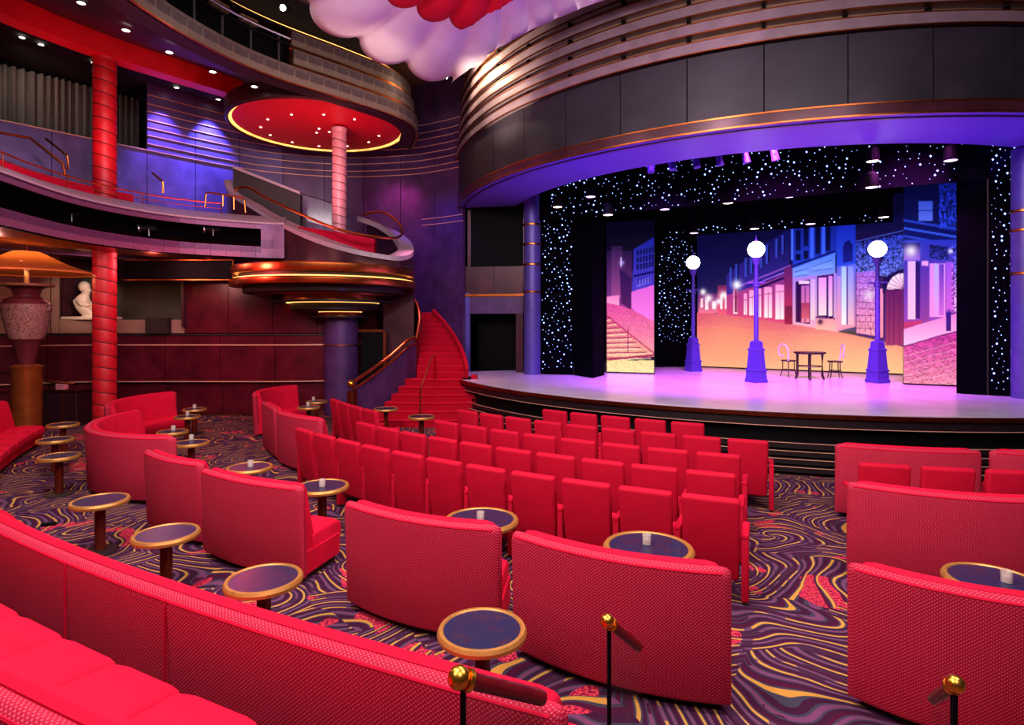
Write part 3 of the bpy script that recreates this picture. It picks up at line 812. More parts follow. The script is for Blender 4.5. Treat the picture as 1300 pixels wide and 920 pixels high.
for (dx, r, z0, z1, m) in ((.15, 1.35, 3.22, 3.38, 'copper'), (.2, 1.7, 3.18, 3.22, 'plinth'), (.25, 1.2, 2.98, 3.18, 'plinth'), (.32, .95, 2.93, 2.99, 'bronze'), (.4, .56, 2.80, 2.93, 'copper'), (.4, .85, 2.77, 2.80, 'plinth')):
    MB().lathe((LC[0] + dx, LC[1], 0), [(r * .5, z0), (r, z0), (r, z1), (r * .5, z1)], 48).build('ring', m, ld)
for (dx, r, z) in ((0, 2.44, 3.79), (0.05, 1.95, 3.585), (.2, 1.28, 3.19), (.4, .6, 2.94)):
    MB().lathe((LC[0] + dx, LC[1], 0), [(r - .05, z - .022), (r, z - .022), (r, z + .022), (r - .05, z + .022)], 64).build('glow_strip', 'cove', ld)
MB().lathe((LC[0] + .42, LC[1], 0), [(.48, 0), (.48, 2.80)], 32).build('stem', 'violet_wall', ld)
MB().lathe((LC[0] + .42, LC[1], 0), [(.50, 1.97), (.50, 2.0)], 32).build('stem_band', 'copper', ld)
hr = spline([at(298, 243, 16.2), at(304, 238, 16.2), at(318, 239, 16.1), at(336, 250, 16.0), at(385, 273, 15.6), at(430, 291, 15.4), at(472, 300, 15.6), at(502, 302, 16.1), at(511, 294, 16.8), at(503, 280, 17.4), at(484, 269, 17.9), at(462, 272, 18.3)], 6)
MB().tube(hr, .035, 8).build('handrail', 'copper', ld)
gv, gf = [], []
gl = spline([at(298, 220, 17.6), at(340, 233, 18.3), at(423, 258, 18.8), at(461, 272, 18.7), at(497, 292, 18.1)], 6)
for p in gl: gv += [p, (p[0], p[1], max(4.5, p[2] - .8))]
gf = [(2 * i, 2 * i + 1, 2 * i + 3, 2 * i + 2) for i in range(len(gl) - 1)]
mb = MB(); mb.add(gv, gf); mb.build('glass_panel', 'glass', ld)
MB().tube(gl, .02, 6).build('glass_edge', 'steel', ld)
pw = [at(296, 214, 17.2), at(381, 247, 17.6)]
MB().sweep([(pw[0][0], pw[0][1], pw[0][2]), (pw[1][0], pw[1][1], pw[1][2])], [(0, -.9), (0, 0), (.5, .08), (.5, -.9)]).build('parapet', 'plinth', ld, False)
MB().sweep([(pw[0][0], pw[0][1], pw[0][2]), (pw[1][0], pw[1][1], pw[1][2])], [(-.05, .0), (-.05, .08), (.55, .14), (.55, .06)]).build('parapet_cap', 'ledge', ld, False)
MB().lathe((-4.55, 17.1, 4.3), [(.001, .1), (1.0, .1), (1.0, .0)], 48, False).build('landing_floor', 'stair_carpet', ld)
bs = [at(378, 287, 16.3), at(425, 294, 16.0), at(475, 303, 16.3)]
mb = MB(); mb.add([bs[0], bs[1], bs[2], (bs[2][0], bs[2][1], 4.35), (bs[1][0], bs[1][1], 4.35), (bs[0][0], bs[0][1], 4.35)] + [(p[0], p[1] + .25, p[2]) for p in bs] + [(p[0], p[1] + .25, 4.35) for p in bs[::-1]],
                  [(0, 1, 4, 5), (1, 2, 3, 4), (0, 6, 7, 1), (1, 7, 8, 2), (2, 8, 9, 3), (0, 5, 11, 6), (6, 11, 10, 7), (7, 10, 9, 8)])
mb.build('bench', 'velvet', ld, False)

# ------------------------------------------------------------------ staircase
st = empty('staircase', (0, 0, 0), 0, 'red carpeted staircase curving up beside the stage', 'stairs')
for k_ in range(6):
    y0 = 14.9 + .29 * k_; y1 = 17.2; z = .175 * (k_ + 1)
    xl = (474 + 8.5 * k_ - 650) / F * (y0 + .3); xr = (606 - 1.4 * k_ - 650) / F * y0
    mb = MB(); w_ = xr - xl; nb = 10
    front = [(xl + w_ * i / nb, y0 - .14 * math.sin(math.pi * i / nb)) for i in range(nb + 1)]
    P_ = front + [(xr, y1), (xl, y1)]; n = len(P_)
    z0 = z - .175
    mb.add([(p[0], p[1], z0) for p in P_] + [(p[0], p[1], z - .03) for p in P_] + [(p[0] , p[1] - (.03 if i <= nb else 0), z - .015) for i, p in enumerate(P_)] + [(p[0], p[1], z) for p in P_],
           [(i + n * q, (i + 1) % n + n * q, (i + 1) % n + n * (q + 1), i + n * (q + 1)) for q in range(3) for i in range(n)] + [tuple(range(3 * n, 4 * n))])
    mb.build('step', 'stair_carpet', st)
for k_ in range(11):
    y0 = 16.75 + .22 * k_; z = 1.05 + .172 * (k_ + 1)
    xr_px = 590 - 42 * (k_ / 10) ** 1.6
    xl = (529 - 650) / F * y0; xr = (xr_px - 650) / F * y0
    MB().rbox(((xl + xr) / 2, y0 + .25, z - .12), (xr - xl, .55, .24), .02, 2).build('step', 'stair_carpet', st)
sl = [((590 - 42 * (k_ / 10) ** 1.6 - 650) / F * (16.75 + .22 * k_) + .03, 16.7 + .22 * k_, 1.1 + .172 * (k_ + 1)) for k_ in range(11)]
MB().sweep(sl, [(-.08, -1.2), (-.08, .06), (.02, .06), (.02, -1.2)]).build('stringer', 'stair_carpet', st)
s2 = [((607 - 650) / F * 14.85, 14.85, .12), ((599 - 650) / F * 16.7, 16.6, 1.16)]
MB().sweep(s2, [(-.14, -.7), (-.14, .0), (.02, .0), (.02, -.7)]).build('stringer', 'stair_carpet', st)
MB().tube([(p[0] + .14, p[1], p[2] + .01) for p in s2], .018, 6).build('edge_strip', 'copper', st)
# balustrade on the left: violet wall with bronze double rail
bt = [at(447, 496, 14.9), at(470, 481, 15.35), at(497, 462, 15.95), at(514, 446, 16.4), at(528, 432, 16.9)]
mb = MB(); vs = []
for p in bt: vs += [p, (p[0], p[1], max(0, p[2] - 1.05)), (p[0] - .08, p[1] + .08, p[2]), (p[0] - .08, p[1] + .08, max(0, p[2] - 1.05))]
fs = []
for i in range(4):
    a = 4 * i; fs += [(a, a + 1, a + 5, a + 4), (a + 2, a + 6, a + 7, a + 3), (a, a + 4, a + 6, a + 2)]
fs += [(0, 2, 3, 1), (16, 17, 19, 18)]
mb.add(vs, fs); mb.build('balustrade', 'violet_wall', st, False)
# curved dark inner wall rising behind
iw = spline([at(528, 432, 16.9), at(532, 405, 17.5), at(527, 385, 18.2), at(512, 369, 18.8)], 6)
mb = MB(); vs = []
for p in iw: vs += [p, (p[0], p[1], 1.0)]
mb.add(vs, [(2 * i, 2 * i + 1, 2 * i + 3, 2 * i + 2) for i in range(len(iw) - 1)]); mb.build('inner_wall', 'dark_wall', st)
rt = spline([at(446, 486, 14.85), at(470, 470, 15.3), at(497, 450, 15.9), at(516, 433, 16.4), at(527, 428, 16.85)], 5)
MB().tube(rt, .045, 10).build('handrail', 'copper', st)
MB().tube([(p[0] + .02, p[1], p[2] - .17) for p in rt], .03, 8).build('handrail', 'copper', st)
MB().tube([(p[0] + .02, p[1] - .03, p[2] + .02) for p in iw], .06, 10).build('handrail', 'copper', st)
MB().tube([at(447, 528, 14.85), at(447, 496, 14.85)], .12, 12).build('newel', 'bronze', st)
MB().sphere(at(446, 487, 14.82), .10, 12).build('newel_cap', 'brass', st)
MB().tube([at(533, 530, 15.0), at(534, 492, 15.0), at(549, 451, 16.2), at(552, 452, 16.3), at(552, 482, 16.7)], .025, 8).build('centre_rail', 'copper', st)
# dark doorway left of the stair
dr = empty('door_1', (0, 0, 0), 0, 'dark doorway with copper frame behind the stair rail', 'door', None, 'structure')
a_, b_ = at(458, 422, 17.0), at(486, 520, 17.0)
MB().box(((a_[0] + b_[0]) / 2, 17.1, a_[2] / 2), (b_[0] - a_[0], .1, a_[2])).build('leaf', 'black', dr, False)
MB().box((b_[0] + .05, 17.05, a_[2] / 2), (.08, .12, a_[2] + .08)).build('frame', 'bronze', dr, False)
MB().box(((a_[0] + b_[0]) / 2, 17.05, a_[2] + .05), (b_[0] - a_[0] + .1, .12, .07)).build('frame', 'bronze', dr, False)
MB().box((-3.35, 17.5, 2.2), (.9, .1, 4.4)).build('surround', 'dark_wall', dr, False)

# ------------------------------------------------------------------ big vase lamp, statue, cabinet at the left
vx, vy = at(34, 400, 13.9)[0], 13.9
lp = empty('vase_lamp', (vx, vy, 0), 0, 'giant ornamented vase lamp with wide orange shade on brass pedestal', 'lamp')
def zz(py, d=13.9): return CAMZ - (py - YH) / F * d
MB().lathe((0, 0, 0), [(.33, 0), (.33, .05), (.30, .08), (.30, zz(467) - .06), (.33, zz(465)), (.2, zz(462))], 32).build('pedestal', 'pedestal', lp)
prof = [(462, .16), (450, .20), (434, .28), (430, .33)]
MB().lathe((0, 0, 0), [(r, zz(y)) for y, r in prof], 32, True, False).build('foot', 'vase_dark', lp)
MB().lathe((0, 0, 0), [(.33, zz(430)), (.39, zz(420)), (.45, zz(405)), (.48, zz(394)), (.48, zz(386))], 40, False, False).build('belly', 'vase_band', lp)
MB().lathe((0, 0, 0), [(.48, zz(386)), (.42, zz(380)), (.27, zz(377)), (.25, zz(374)), (.30, zz(367)), (.40, zz(364))], 40, False, False).build('shoulder', 'vase_dark', lp)
MB().lathe((0, 0, 0), [(.40, zz(364)), (.53, zz(363.5)), (.54, zz(362)), (.52, zz(360.5)), (.1, zz(361))], 40, False, True).build('lip', 'ring_back', lp)
for s_ in (-1, 1):
    MB().tube(spline([(s_ * .40, 0, zz(381)), (s_ * .52, 0, zz(384)), (s_ * .53, 0, zz(391)), (s_ * .47, 0, zz(394))], 5), .04, 8).build('handle', 'vase_band', lp)
MB().tube([(0, 0, zz(361)), (0, 0, zz(342))], .05, 12).build('stem', 'ring_back', lp)
MB().lathe((0, 0, 0), [(1.40, zz(347)), (1.39, zz(345)), (1.12, zz(341)), (.82, zz(335)), (.55, zz(328)), (.36, zz(322)), (.26, zz(319.5)), (.1, zz(319))], 64, False, False).build('shade', 'lamp_shade', lp)
MB().tube([(0, 0, zz(342)), (0, 0, zz(313))], .015, 8).build('finial', 'bronze', lp)
MB().sphere((0, 0, zz(338)), .09, 14).build('bulb', 'globe', lp)
point('lamp_bulb', (vx, vy - .02, zz(342)), 45, (1, .50, .2), .12).data.energy = 110

def skin(name, verts, edges, radii, mat, parent=None, sub=2):
    me = bpy.data.meshes.new(name); me.from_pydata(verts, edges, []); me.materials.append(MATS[mat])
    o = link_mesh(name, me, parent)
    md = o.modifiers.new('skin', 'SKIN'); md.use_smooth_shade = True
    for v, r in zip(me.skin_vertices[0].data, radii): v.radius = (r, r) if not isinstance(r, tuple) else r
    me.skin_vertices[0].data[0].use_root = True
    sb = o.modifiers.new('sub', 'SUBSURF'); sb.levels = sub; sb.render_levels = sub
    return o
sx, sy = -12.28, 16.85
stt = empty('marble_statue', (sx, sy, 2.70), 0, 'pale marble statue of a kneeling draped figure in the wall niche', 'statue')
V = [(0, 0, .22), (.02, 0, .42), (.05, 0, .60), (.10, 0, .72), (.17, -.01, .84), (.19, -.02, .92), (.0, -.13, .56), (.16, -.2, .42), (.32, -.12, .42), (0, .13, .56), (.18, .16, .42), (.34, .05, .44), (.25, -.1, .16), (.48, -.12, .12), (.1, -.14, .07), (.25, .1, .16), (.62, .06, .12), (.85, .02, .08)]
Ed = [(0, 1), (1, 2), (2, 3), (3, 4), (4, 5), (2, 6), (6, 7), (7, 8), (2, 9), (9, 10), (10, 11), (0, 12), (12, 13), (13, 14), (0, 15), (15, 16), (16, 17)]
Rd = [.26, .22, .20, .08, .125, .10, .10, .08, .06, .10, .08, .06, .16, .12, .09, .16, .10, .06]
skin('figure', V, Ed, Rd, 'marble', stt)
MB().sphere((.08, 0, .94), .15, 14, 1.1).build('veil', 'marble', stt)
MB().rbox((.3, 0, .045), (1.35, .62, .09), .03, 2).build('plinth', 'marble', stt)

cb = empty('side_cabinet', (0, 0, 0), 0, 'dark wooden cabinet with brass edge behind the vase lamp', 'cabinet')
a_ = at(52, 497, 14.9); b_ = at(97, 535, 14.9)
MB().rbox(((a_[0] + b_[0]) / 2, 15.2, .44), (b_[0] - a_[0], .6, .86), .02, 1).build('body', 'dark_wood', cb)
MB().rbox(((a_[0] + b_[0]) / 2, 15.2, .90), (b_[0] - a_[0] + .08, .68, .05), .015, 1).build('top', 'bronze', cb)
MB().box(((a_[0] + b_[0]) / 2 + .1, 14.89, .45), (.02, .02, .8)).build('edge_strip', 'copper', cb, False)
rail_thing('handrail', 'sloping brass handrail behind the vase pedestal at far left', [[at(-10, 470, 14.4), at(52, 483, 14.6), at(95, 487, 14.8)], [at(-10, 500, 14.4), at(50, 493, 14.6)]], 'bronze', .035)
bx_ = at(73, 492, 14.85)
bxo = empty('small_box', (bx_[0], 15.0, .925), 0, 'small pink patterned box on the dark cabinet', 'box')
MB().rbox((0, 0, .08), (.22, .16, .16), .01, 1).build('carton', 'column_pink', bxo)
MB().rbox((0, 0, .165), (.23, .17, .02), .006, 1).build('lid', 'velvet', bxo)

# ------------------------------------------------------------------ sofas
def sofa(label, c, R, a0, a1, z0=0.0, ncush=3, H=1.0, group=None, name='curved_sofa', nseg=None, seatd=.80, end=.07):
    t = empty(name, (c[0] - R * math.sin(R_((a0 + a1) / 2)), c[1] - R * math.cos(R_((a0 + a1) / 2)), z0), 0, label, 'sofa', group)
    off = Vector((-t.location.x, -t.location.y, 0))
    Ls = R * R_(a1 - a0); n = nseg or max(14, int(Ls / .12))
    e_ang = math.degrees(end / R)
    fine = [a0 + e_ang * q for q in (0, .08, .25, .5, .75, 1)]
    angs = fine + [a0 + e_ang + (a1 - a0 - 2 * e_ang) * i / n for i in range(1, n)] + [a1 - (f - a0) for f in fine[::-1]]
    P_ = [(c[0] - R * math.sin(R_(a)) + off.x, c[1] - R * math.cos(R_(a)) + off.y) for a in angs]
    def rnd(base, mid, zc=.05, zk=1.0):
        def f(s, L):
            d = min(s, L - s); kk = 1.0 if d >= end else math.sqrt(max(0, 1 - (1 - d / end) ** 2)); kk = max(kk, .12)
            return [(mid + (o - mid) * kk, z - (1 - kk) * zc * (1 if z > .5 else 0)) for o, z in base]
        return f
    shell = [(-.09, .07), (-.05, .07), (-.035, .10), (-.02, .5), (0, H - .07), (-.006, H - .03), (-.03, H - .005), (-.05, H), (-.08, H - .01), (-.095, H - .04), (-.15, .3), (-.15, .07)]
    mb = MB(); mb.sweep(P_, rnd(shell, -.06)); shl = mb.build('back_shell', 'weave', t)
    pip = offs(P_[5:-5], -.012, H - .035)
    MB().tube(pip, .011, 6).build('piping', 'velvet', shl)
    def seg(b0, b1):
        m = max(4, int((b1 - b0) / (a1 - a0) * n)); e = min(.10, R * R_(b1 - b0) * .2); ea = math.degrees(e / R)
        fn = [b0 + ea * q for q in (0, .1, .35, 1)]
        an = fn + [b0 + ea + (b1 - b0 - 2 * ea) * i / m for i in range(1, m)] + [b1 - (f - b0) for f in fn[::-1]]
        return [(c[0] - R * math.sin(R_(a)) + off.x, c[1] - R * math.cos(R_(a)) + off.y) for a in an], e
    def rc(base, mid, zm, e, low):
        def f(s, L):
            d = min(s, L - s); kk = 1.0 if d >= e else math.sqrt(max(0, 1 - (1 - d / e) ** 2)); kk = .55 + .45 * kk
            return [(mid + (o - mid) * (.85 + .15 * kk), zm + (z - zm) * kk if z > zm else z) for o, z in base]
        return f
    pc, e = seg(a0 + e_ang * .9, a1 - e_ang * .9)
    bc = [(-.14, .30), (-.085, H - .06), (-.09, H - .01), (-.12, H + .012), (-.165, H - .005), (-.19, H - .06), (-.31, .42), (-.32, .30)]
    MB().sweep(pc, rc(bc, -.14, H - .12, e, .3)).build('back_cushion', 'velvet', t)
    Rs = R - .5
    for i in range(ncush):
        b0 = a0 + e_ang * .6 + (a1 - a0 - 1.2 * e_ang) * i / ncush; b1 = a0 + e_ang * .6 + (a1 - a0 - 1.2 * e_ang) * (i + 1) / ncush
        pc, e = seg(b0, b1)
        sc = [(-.24, .20), (-.24, .44), (-.32, .455), (-seatd * .6, .465), (-seatd + .06, .45), (-seatd + .005, .41), (-seatd - .01, .34), (-seatd + .03, .24), (-seatd + .05, .20)]
        MB().sweep(pc, rc(sc, -.5, .36, e, .2)).build('seat_cushion', 'velvet', t)
    MB().sweep([P_[2]] + P_[4:-4] + [P_[-3]], [(-.12, .08), (-.12, .30), (-seatd + .06, .30), (-seatd + .09, .08)]).build('base', 'velvet', t)
    MB().sweep(P_[5:-5], [(-.12, 0), (-.12, .085), (-seatd + .12, .085), (-seatd + .12, 0)]).build('plinth', 'plinth', t)
    return t
def sofa3(label, p, q, r, ext=0.0, **kw):      # circle through three points of the back, seen left to right
    (ax, ay), (bx, by), (cx, cy) = p, q, r
    d = 2 * (ax * (by - cy) + bx * (cy - ay) + cx * (ay - by))
    ux = ((ax * ax + ay * ay) * (by - cy) + (bx * bx + by * by) * (cy - ay) + (cx * cx + cy * cy) * (ay - by)) / d
    uy = ((ax * ax + ay * ay) * (cx - bx) + (bx * bx + by * by) * (ax - cx) + (cx * cx + cy * cy) * (bx - ax)) / d
    R = math.hypot(ax - ux, ay - uy)
    a1 = math.degrees(math.atan2(-(ax - ux), -(ay - uy))); a0 = math.degrees(math.atan2(-(cx - ux), -(cy - uy)))
    print('SOFA', label[:40], round(R, 2), round(a0, 1), round(a1, 1))
    return sofa(label, (ux, uy), R, a0 - ext, a1, **kw)
G1 = 'red curved sofas in the stalls'
sofa3('red woven sofa at centre left, its right end behind the near round table', (-1.57, 5.45), (-.80, 4.93), (-.09, 4.74), ncush=3, group=G1)
sofa3('red woven sofa behind the slim glass handrail, right of its twin', (-.03, 4.66), (.62, 4.18), (1.47, 3.92), ncush=3, group=G1)
sofa3('red woven sofa at lower right behind the small brass-ball rail', (2.28, 4.06), (2.62, 3.72), (3.10, 3.47), 28, ncush=4, group=G1)
sofa3('long red woven sofa at right, just nearer than the single theatre seats', (3.43, 6.08), (4.0, 5.70), (4.77, 5.48), 12, ncush=4, group=G1)
sofa3('red sofa nearest the stage front at right, beyond the single seats', (4.36, 7.98), (5.19, 7.64), (6.02, 7.53), ncush=3, group=G1)
sofa3('red sofa cut by the right edge of the picture near the stage', (6.13, 7.58), (6.96, 7.24), (7.8, 7.13), ncush=3, group=G1)
sofa3('red sofa at left with its seat end showing beside round table', (-3.53, 6.65), (-2.87, 6.19), (-2.10, 5.88), ncush=3, group=G1)
sofa3('narrow red sofa between the round booth and its larger neighbour', (-4.77, 7.63), (-4.27, 7.18), (-3.62, 6.86), ncush=3, group=G1)
sofa('deeply curved red booth sofa below the red column', (-5.05, 10.55), 2.1, -6, 107, 0, 4, group=G1, end=.1, seatd=.62)
sofa('red curved booth sofa farthest left against the panelled wall', (-6.45, 12.85), 2.0, 48, 128, 0, 3, group=G1, end=.1, seatd=.62)
sofa('far red curved sofa facing us under the copper rings', (-4.55, 14.3), 1.6, 56, 138, 0, 3, group=G1, end=.1, seatd=.62)
sofa('small far red sofa segment between two curved ones', CC, 15.78, 54.3, 58.9, 0, 2, group=G1)
sofa3('far red sofa beside the leftmost theatre seat row', (-4.39, 10.95), (-3.85, 10.35), (-3.22, 9.96), ncush=3, group=G1)
sofa('red sofa at the far left edge in front of the vase lamp', CC, 20.65, 52, 67.0, 0, 8, group=G1)
NC = (11.3, 29.3)
nb = sofa('long red woven banquette sweeping across the lower left foreground', NC, 29.02, 22.45, 38, 0, 14, group=G1, name='long_banquette')
for a_ in (27.45, 29.75, 32.3):
    MB().box((-29.026 * math.sin(R_(a_)) + NC[0] - nb.location.x, -29.026 * math.cos(R_(a_)) + NC[1] - nb.location.y, .55), (.006, .014, .86), R_(-a_)).build('seam', 'velvet', nb, False)
sofa('nearest red banquette in the bottom left corner on the raised tier', NC, 30.24, 24.0, 36, .37, 11, .95, group=G1, seatd=.92, name='long_banquette')

# ------------------------------------------------------------------ theatre seats
def make_seat():
    t = empty('theatre_seat', (0, 0, 0))
    mb = MB()   # back: tapered slab with rounded top, leaning back slightly
    bm = bmesh.new(); bmesh.ops.create_cube(bm, size=1)
    for v in bm.verts: v.co = Vector((v.co.x * (.535 if v.co.z > 0 else .50), v.co.y * (.10 if v.co.z > 0 else .13), v.co.z * .80))
    ed = [e for e in bm.edges]
    bmesh.ops.bevel(bm, geom=ed, offset=.035, segments=3, affect='EDGES', profile=.5)
    bm.verts.index_update()
    rot = Matrix.Rotation(R_(9), 3, 'X')
    mb.add([rot @ v.co + Vector((0, .02, .60)) for v in bm.verts], [[v.index for v in f.verts] for f in bm.faces]); bm.free()
    mb.build('backrest', 'seat_fabric', t)
    MB().rbox((0, .34, .43), (.50, .50, .13), .045, 3, tilt=R_(6)).build('seat_cushion', 'velvet', t)
    MB().rbox((0, .32, .33), (.44, .42, .08), .02, 1).build('seat_pan', 'plinth', t)
    return t


def arm_parts(t, s):
    ap = MB().rbox((s * .305, .06, .33), (.065, .13, .60), .012, 2).build('arm_post', 'seat_fabric', t)
    MB().rbox((s * .305, .20, .64), (.070, .42, .05), .018, 2).build('armrest', 'velvet', t)
    MB().box((s * .305, .06, .02), (.055, .11, .04)).build('foot', 'plinth', ap, False)
seat0 = make_seat(); arm_parts(seat0, 1)
seat1 = make_seat(); arm_parts(seat1, 1); arm_parts(seat1, -1)     # end seat with two armrests
used = set()
def place_seat(r, a, end, label, group):
    src = seat1 if end else seat0
    if src.name in used: o = copy_tree(src)
    else: o = src; used.add(src.name)
    x, y = pt(r, a); o.location = (x, y, 0); o.rotation_euler = (0, 0, R_(-a))
    tag(o, label, 'seat', group)
ROWS = [(16.10, 23.45, 2.19, 11, 'nearest row'), (15.14, 23.75, 2.33, 10, 'second nearest row'),
        (14.14, 23.75, 2.53, 8, 'middle row'), (13.07, 22.4, 2.72, 9, 'row next to the front one'), (11.97, 26.85, 2.96, 5, 'short front row by the stage')]
for (r, a, da, cnt, nm) in ROWS:
    for i in range(cnt):
        which = 'seat at the right aisle end' if i == 0 else ('seat at the far left end' if i == cnt - 1 else 'seat %s from the right' % ORD[i])
        place_seat(r, a + da * i, i == cnt - 1, 'red theatre %s of the %s' % (which, nm), 'theatre seats, ' + nm)
for i in range(4):
    place_seat(14.35, 49.6 + 2.45 * i, i == 3, 'red theatre seat %s from the right in the short left block by the stair' % ORD[i], 'short left block of theatre seats')
for i in range(3):
    place_seat(14.06, 16.35 - 2.6 * i, i == 0, 'red theatre seat %s from the left in the gap between the right sofas' % ORD[i], 'theatre seats between the right sofas')

# ------------------------------------------------------------------ tables and candle glasses
def make_table(D, h=.6):
    t = empty('cocktail_table', (0, 0, 0)); r = D / 2
    MB().lathe((0, 0, h), [(.001, -.004), (r * .86, -.004)], 40, False, False).build('table_top', 'table_top', t)
    MB().lathe((0, 0, h), [(r * .85, -.006), (r * .88, .004), (r * .96, .002), (r, -.02), (r * .99, -.045), (r * .93, -.055), (r * .2, -.055)], 40, False, False).build('rim', 'gold_rim', t)
    MB().lathe((0, 0, 0), [(.055, .02), (.055, h - .05)], 20).build('stem', 'wood_leg', t)
    MB().lathe((0, 0, 0), [(.19, 0), (.19, .015), (.16, .03), (.06, .035)], 28).build('foot', 'plinth', t)
    return t


def make_candle():
    t = empty('candle_glass', (0, 0, 0))
    MB().lathe((0, 0, 0), [(.038, .002), (.040, .09), (.036, .09), (.034, .012), (.001, .012)], 18, True, False).build('glass', 'frosted', t)
    MB().lathe((0, 0, 0), [(.028, .014), (.028, .045), (.004, .046)], 14).build('candle', 'wax', t)
    return t
protos = {}
def table(px, py, D, label, candle=None, cpx=None):
    if D not in protos: protos[D] = make_table(D); o = protos[D]
    else: o = copy_tree(protos[D])
    x, y, z = un(px, py, .6); o.location = (x, y, 0); o.rotation_euler = (0, 0, random.uniform(0, 6))
    tag(o, label, 'table', 'round cocktail tables')
    if candle:
        if 'c' not in protos: protos['c'] = make_candle(); c = protos['c']
        else: c = copy_tree(protos['c'])
        cx, cy, cz = un(cpx[0], cpx[1], .60); c.location = (cx, cy, .597)
        tag(c, candle, 'candle', 'candle glasses on the tables')
table(612, 797, .60, 'round navy table with gold rim between sofa backs, above the gold-ball rail')
table(335, 733, .60, 'round navy table at the front of the left aisle, largest there')
table(211, 676, .60, 'round navy table beside the narrow red sofa')
table(127, 634, .60, 'round table in the left aisle in front of the deep booth')
table(75, 578, .56, 'round table left of the deep booth with its foot showing')
table(70, 557, .56, 'round table between two others beside the far left sofa')
table(80, 538, .56, 'farthest round table beside the far left sofa end')
table(409, 616, .66, 'round table with candle between two sofas and seat row', 'small candle glass on the table by the leftmost seats', (409, 617))
table(317, 592, .62, 'round table with candle behind the larger left sofa', 'small candle glass on the table behind the larger left sofa', (318, 592))
table(611, 658, .78, 'round table with candle behind the centre sofa', 'small candle glass on the table behind the centre sofa', (610, 660))
table(823, 693, .82, 'large round table with candle in front of the nearest seat row', 'small candle glass on the large table by the nearest seats', (821, 690))
table(243, 561, .56, 'nearest of four candle tables inside the booths at left', 'candle glass on the nearest booth table', (243, 558))
table(219, 547, .54, 'second of four candle tables inside the booths at left', 'candle glass on the second booth table', (220, 546))
table(238, 528, .52, 'third of four candle tables inside the booths at left', 'candle glass on the third booth table', (238, 527))
table(247, 518.5, .52, 'farthest of four candle tables inside the booths at left', 'candle glass on the farthest booth table', (247, 518))
table(535, 528, .58, 'round table in front of the stair foot at right')
table(490, 518, .58, 'round table in front of the stair foot at left')
table(392, 516, .54, 'nearer round table inside the far booth', 'candle glass on the nearer far-booth table', (391, 515))
table(402, 509, .54, 'farther round table inside the far booth', 'candle glass on the farther far-booth table', (398, 508))
table(1262, 735, .70, 'round blue table with candle between the right sofas', 'candle glass on the blue table at the right edge', (1278, 738))
remote = empty('remote_control', un(62, 667, 0.0), .4, 'small black remote lying on the carpet by the long banquette', 'remote')
MB().rbox((0, 0, .02), (.16, .06, .04), .012, 2).build('case', 'black', remote)

# ------------------------------------------------------------------ brass ball handrails in front
def ball_rail(label, p0, p1, br, post_to, glass_len=None, lift=0.0):
    t = empty('ball_handrail', (p0[0], p0[1], post_to), 0, label, 'handrail', 'ball-ended handrails')
    o = Vector(t.location); a, b = Vector(p0) - o, Vector(p1) - o
    MB().sphere(a, br, 24).build('ball', 'brass', t)
    d = (b - a).normalized()
    MB().tube([a + d * br * .75, a + d * br * 1.15], [br * .95, br * .95], 20).build('collar', 'brass', t)
    MB().tube([a + d * br * 1.1, b - d * .02, b], [br * .70, br * .70, br * .60], 20).build('grip', 'red_wood', t)
    MB().box((a + d * br * .4) * Vector((1, 1, 0)) + Vector((0, 0, (a.z - br * .6) / 2)), (.022, .022, a.z - br * .6)).build('post', 'black', t, False)
    q = a + d * br * .4
    vs = [(q.x, q.y, a.z - br * .8), (b.x, b.y, b.z - br * .4), (b.x, b.y, .02), (q.x, q.y, .02)]
    nrm = Vector((-(b - a).y, (b - a).x, 0)).normalized() * .006
    mb = MB(); mb.add([Vector(v) + nrm for v in vs] + [Vector(v) - nrm for v in vs], [(0, 1, 2, 3), (7, 6, 5, 4), (0, 4, 5, 1), (1, 5, 6, 2), (2, 6, 7, 3), (3, 7, 4, 0)])
    mb.build('glass_panel', 'glass', t, False)
    return t
ball_rail('handrail with large gold ball and glossy red grip in the foreground', at(583, 860, 2.28), at(690, 886, 2.42), .045, .37)
ball_rail('slim handrail with gold ball and black post before the centre sofa', at(771, 788, 3.45), at(812, 822, 3.55), .042, 0.0)
ball_rail('handrail with gold ball at the lower right in front of the sofa', at(1213, 868, 2.85), at(1184, 888, 3.05), .042, 0.0)
# ------------------------------------------------------------------ stage set
def slab(mbx, p, q, z0, z1, th=.06, wave=0.0, n=1):
    p, q = Vector(p), Vector(q); D = q - p; nrm = Vector((-D.y, D.x)).normalized()
    if n == 1: path = [tuple(p), tuple(q)]
    else: path = [tuple(p + D * i / n + nrm * wave * math.sin(i * 1.3)) for i in range(n + 1)]
    return mbx.sweep(path, [(0, z0), (th, z0), (th, z1), (0, z1)])


